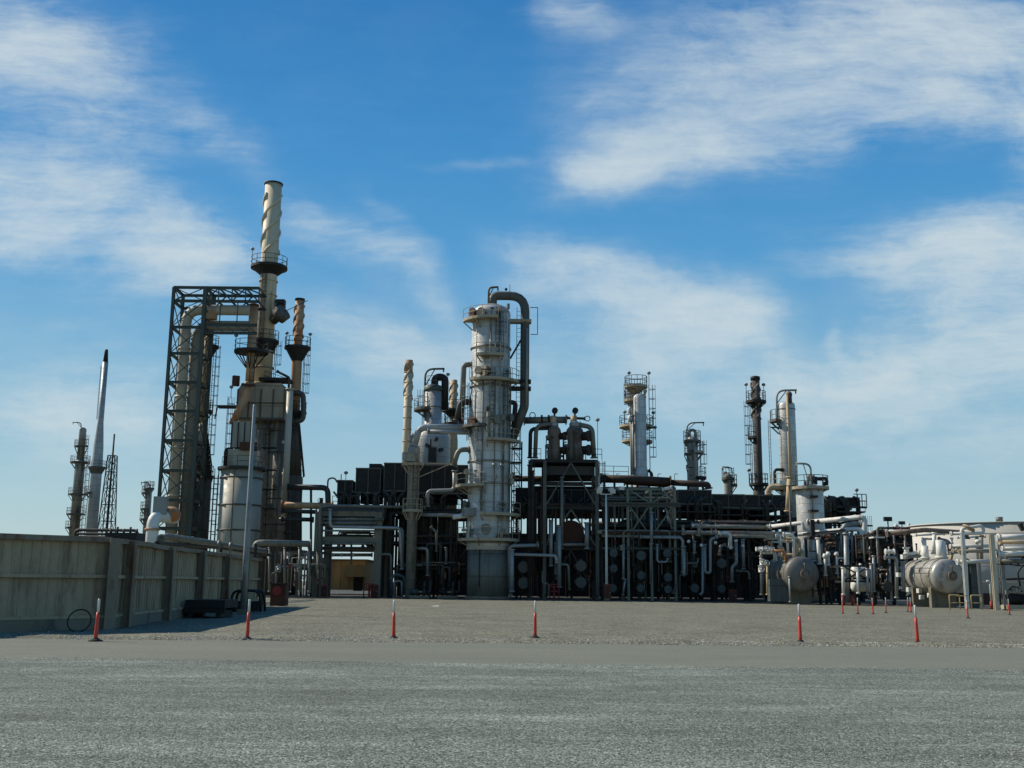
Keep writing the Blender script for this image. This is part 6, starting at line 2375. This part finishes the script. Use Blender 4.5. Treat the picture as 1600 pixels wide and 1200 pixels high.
for i, (px, py, w, Y) in enumerate(((1400, 821, 6, 300), (1420, 820, 5, 310))):
    p = V(px, py, Y)
    r_ = w/2*mpp(p.x, Y)
    tt = thing('far_tank', ('tiny white tank top on the skyline, first left of the big tank' if i else 'tiny white tank top on the skyline, farther from the big tank'), 'storage tank', (p.x, Y, 0), 'tiny tanks on the skyline')
    MB().lathe(p.x, Y, [(r_, 0), (r_, p.z)]+dome(r_, p.z, .5)[1:], 24).build('shell', 'whitepipe', tt)
for (px, py, Y, lab) in ((1387, 811, 150, 'dark headed lamp pole standing beyond the shaded bay'), (1409, 817, 200, 'small dark headed lamp pole farther off, near the big tank edge')):
    p = V(px, py, Y)
    tt = thing('light_pole', lab, 'lamp pole', (p.x, Y, 0))
    MB().cyl((p.x, Y, 0), (p.x, Y, p.z), .09, n=7).build('pole', 'darksteel', tt)
    MB().box((p.x, Y, p.z), (1.1, .5, .6)).build('lamp_head', 'darksteel', tt)

# ------------------------------------------------------------------ right-hand pipe bridge
t = thing('pipe_bridge', 'sunlit cream pipe bridge with stout posts in front of the storage tank', 'pipe rack', (V(1557, 940, 78).x, 79, 0))
def post_(px, py0, py1, Y, w, m='beige', dpt=None):
    p = V(px, py1, Y)
    z_ = zc(p.x, Y, py0)
    MB().ibeam((p.x, Y, 0), (p.x, Y, z_), w, dpt or w, up=(0, 1, 0)).build('post', m, t)
    return p.x, z_


post_(1557, 834, 945, 78, .32, 'creampaint' if 'creampaint' in MATS else 'beige', .3)
post_(1511, 833, 940, 82, .26, 'whitepipe')
post_(1570, 840, 943, 82, .3, 'galv')
post_(1533, 838, 930, 90, .22, 'galv')
post_(1522, 880, 930, 84, .5, 'bluegrey')
for (pts, r_, m_, Y) in (([(1559, 840), (1620, 838)], .20, 'whitepipe', 78), ([(1561, 847), (1620, 848)], .14, 'tan', 80), ([(1565, 857), (1620, 857)], .13, 'whitepipe', 79.5),
                         ([(1558, 866), (1620, 864)], .19, 'whitepipe', 78), ([(1560, 877), (1620, 877)], .16, 'greypipe', 80),
                         ([(1484, 854), (1552, 853)], .13, 'whitepipe', 86), ([(1488, 861), (1555, 861)], .14, 'beige', 84), ([(1495, 878), (1553, 877)], .16, 'whitepipe', 83),
                         ([(1484, 864), (1512, 862)], .1, 'galv', 84), ([(1513, 876), (1493, 858)], .08, 'beige', 83),
                         ([(1385, 834), (1445, 828), (1503, 832), (1510, 836), (1510, 842)], .20, 'brownvessel', 88),
                         ([(1502, 834), (1503, 826), (1535, 821), (1538, 833), (1485, 834)], .13, 'whitepipe', 85),
                         ([(1384, 831), (1435, 829)], .13, 'whitepipe', 90), ([(1485, 867), (1483, 846), (1466, 844)], .2, 'greypipe', 87),
                         ([(1430, 836), (1476, 834)], .1, 'whitepipe', 92), ([(1440, 842), (1460, 842), (1460, 856)], .1, 'whitepipe', 90), ([(1460, 832), (1459, 866)], .16, 'whitepipe', 87),
                         ([(1495, 840), (1540, 838)], .09, 'whitepipe', 90), ([(1487, 840), (1487, 850)], .1, 'whitepipe', 88), ([(1533, 836), (1533, 878)], .17, 'beige', 86),
                         ([(1558, 881), (1600, 884)], .05, 'darksteel', 80), ([(1596, 925), (1590, 895), (1597, 884), (1610, 884)], .07, 'darksteel', 79),
                         ([(1562, 905), (1610, 904)], .09, 'darksteel', 84)):
    pipe(t, [V(x, y, Y) for x, y in pts], r_, m_, n=12)
MB().sphere(V(1528, 846, 84), .25, 10, 7, (1, 1, .7)).build('valve_body', 'whitepipe', t)
MB().cyl(V(1513, 826, 85), V(1514, 824, 85), .5, n=16).build('flange', 'tan', t)
b = MB()
for (a, c) in (((1572, 872), (1580, 882)), ((1600, 870), (1590, 882))):
    b.beam(V(*a, 80), V(*c, 80), .1)
b.beam(V(1572, 870, 80), V(1610, 870, 80), .12)
b.build('brace', 'darksteel', t)
p = V(1549, 940, 81)
tt = thing('hydrant_post', 'slender white standpipe with a red foot behind the yellow guard rail', 'standpipe', (p.x, 81, 0))
MB().tube([(p.x, 81, .5), (p.x, 81, 2.1), (p.x-.25, 81, 2.1)], .07, 8).build('pipe', 'whitepipe', tt)
MB().tube([(p.x, 81, 0), (p.x, 81, .6)], .13, 9).build('foot', 'redpaint', tt)
tt = thing('flood_light', 'dark angled floodlight on an arm at the picture edge above the cream pipes', 'floodlight', V(1597, 832, 76))
b = MB()
b.beam(V(1590, 821, 76), V(1600, 824, 76), .07)
b.beam(V(1600, 824, 76), (V(1604, 838, 78).x, 78, V(1604, 838, 78).z), .07)
b.build('arm', 'darksteel', tt)
MB().beam(V(1593, 818, 75.9), V(1599, 829, 75.9), .3, .25).build('lamp_head', 'darksteel', tt)

t = thing('guard_rail', 'pale yellow tubular guard rail in front of the shiny horizontal vessel', 'guard rail', (V(1508, 944, 79).x, 79, 0))
Yy = 79
for (a, c) in ((1484, 1500), (1518, 1534)):
    pa, pc = V(a, 945, Yy), V(c, 945, Yy)
    b = MB()
    b.tube([(pa.x, Yy, 0), (pa.x, Yy, 1.05), (pc.x, Yy, 1.05), (pc.x, Yy, 0)], .045, 7, .08)
    b.cyl((pa.x, Yy, .5), (pc.x, Yy, .5), .04, n=6)
    b.build('rail_panel', 'yellow', t)
b = MB()
pa, pc = V(1500, 945, Yy), V(1518, 945, Yy)
b.cyl((pa.x, Yy+.4, 1.0), (pc.x, Yy+.4, 1.0), .035, n=6)
b.cyl((pa.x, Yy+.4, .5), (pc.x, Yy+.4, .5), .035, n=6)
b.build('chain_rail', 'yellow', t)

p = V(1588, 944, 78)
t = thing('motor_pump', 'dark motor and pump on a tan base beneath the cream pipe bridge', 'pump', (p.x, 78, 0))
MB().box((p.x+.3, 78, .25), (2.4, 1.0, .3)).build('baseplate', 'beige', t)
for dx in (-.7, 1.3):
    MB().box((p.x+dx, 78, .05), (.2, .9, .12)).build('foot', 'beige', t)
b = MB()
b.tube([(p.x-.6, 78, .85), (p.x+.5, 78, .85)], .4, 18)
for i in range(8):
    b.tube([(p.x-.5+.12*i, 78, .85), (p.x-.47+.12*i, 78, .85)], .45, 18)
b.build('motor', 'darksteel', t)
b = MB()
b.tube([(p.x+.5, 78, .85), (p.x+.8, 78, .85), (p.x+.8, 78, .85), (p.x+1.3, 78, .85)], [.12, .12, .5, .5], 16)
b.tube([(p.x+1.0, 78, .9), (p.x+1.0, 78, 2.2)], .13, 9)
b.build('pump_casing', 'dkpipe', t)
for (dx, z_) in ((-.3, 1.5), (.2, 1.6), (-.8, 1.3), (.9, 1.75)):
    MB().box((p.x+dx, 77.7, z_), (.3, .25, .3), .4).build('terminal_box', 'greypipe', t)
b = MB()
b.tube([(p.x-.6, 77.7, .3), (p.x-.9, 77.7, 1.2), (p.x-.3, 77.7, 1.75), (p.x+.4, 77.7, 1.5)], .05, 6, .3)
b.build('hose', 'black', t)
for (dx, z_) in ((1.2, 1.0), (.6, 1.2)):
    MB().sphere((p.x+dx, 77.4, z_), .13, 8, 6).build('gauge', 'whitepipe', t)

# low concrete bund in front of the tank
p0, p1 = V(1440, 935, 100), V(1640, 935, 100)
o = MB().box(((p0.x+p1.x)/2, 100, .55), (p1.x-p0.x, .4, 1.1)).build('bund_wall', 'rustred', loc=((p0.x+p1.x)/2, 100, 0))
tag(o, 'low dull red brown wall at the foot of the big storage tank', 'wall')

p = EYE+ray(680, 948)*(-EYE.z/ray(680, 948).z)
b = MB()
b.add([(p.x-.22, p.y-.1, .03), (p.x+.25, p.y-.12, .035), (p.x+.2, p.y+.15, .09), (p.x-.18, p.y+.12, .05), (p.x-.22, p.y-.1, .022), (p.x+.25, p.y-.12, .027), (p.x+.2, p.y+.15, .082), (p.x-.18, p.y+.12, .042)],
      [(0, 1, 2, 3), (7, 6, 5, 4), (0, 4, 5, 1), (1, 5, 6, 2), (2, 6, 7, 3), (3, 7, 4, 0)])
tag(b.build('paper_scrap', 'whiteband', loc=(p.x, p.y, 0)), 'small white paper scrap lying alone on the gravel field', 'scrap')
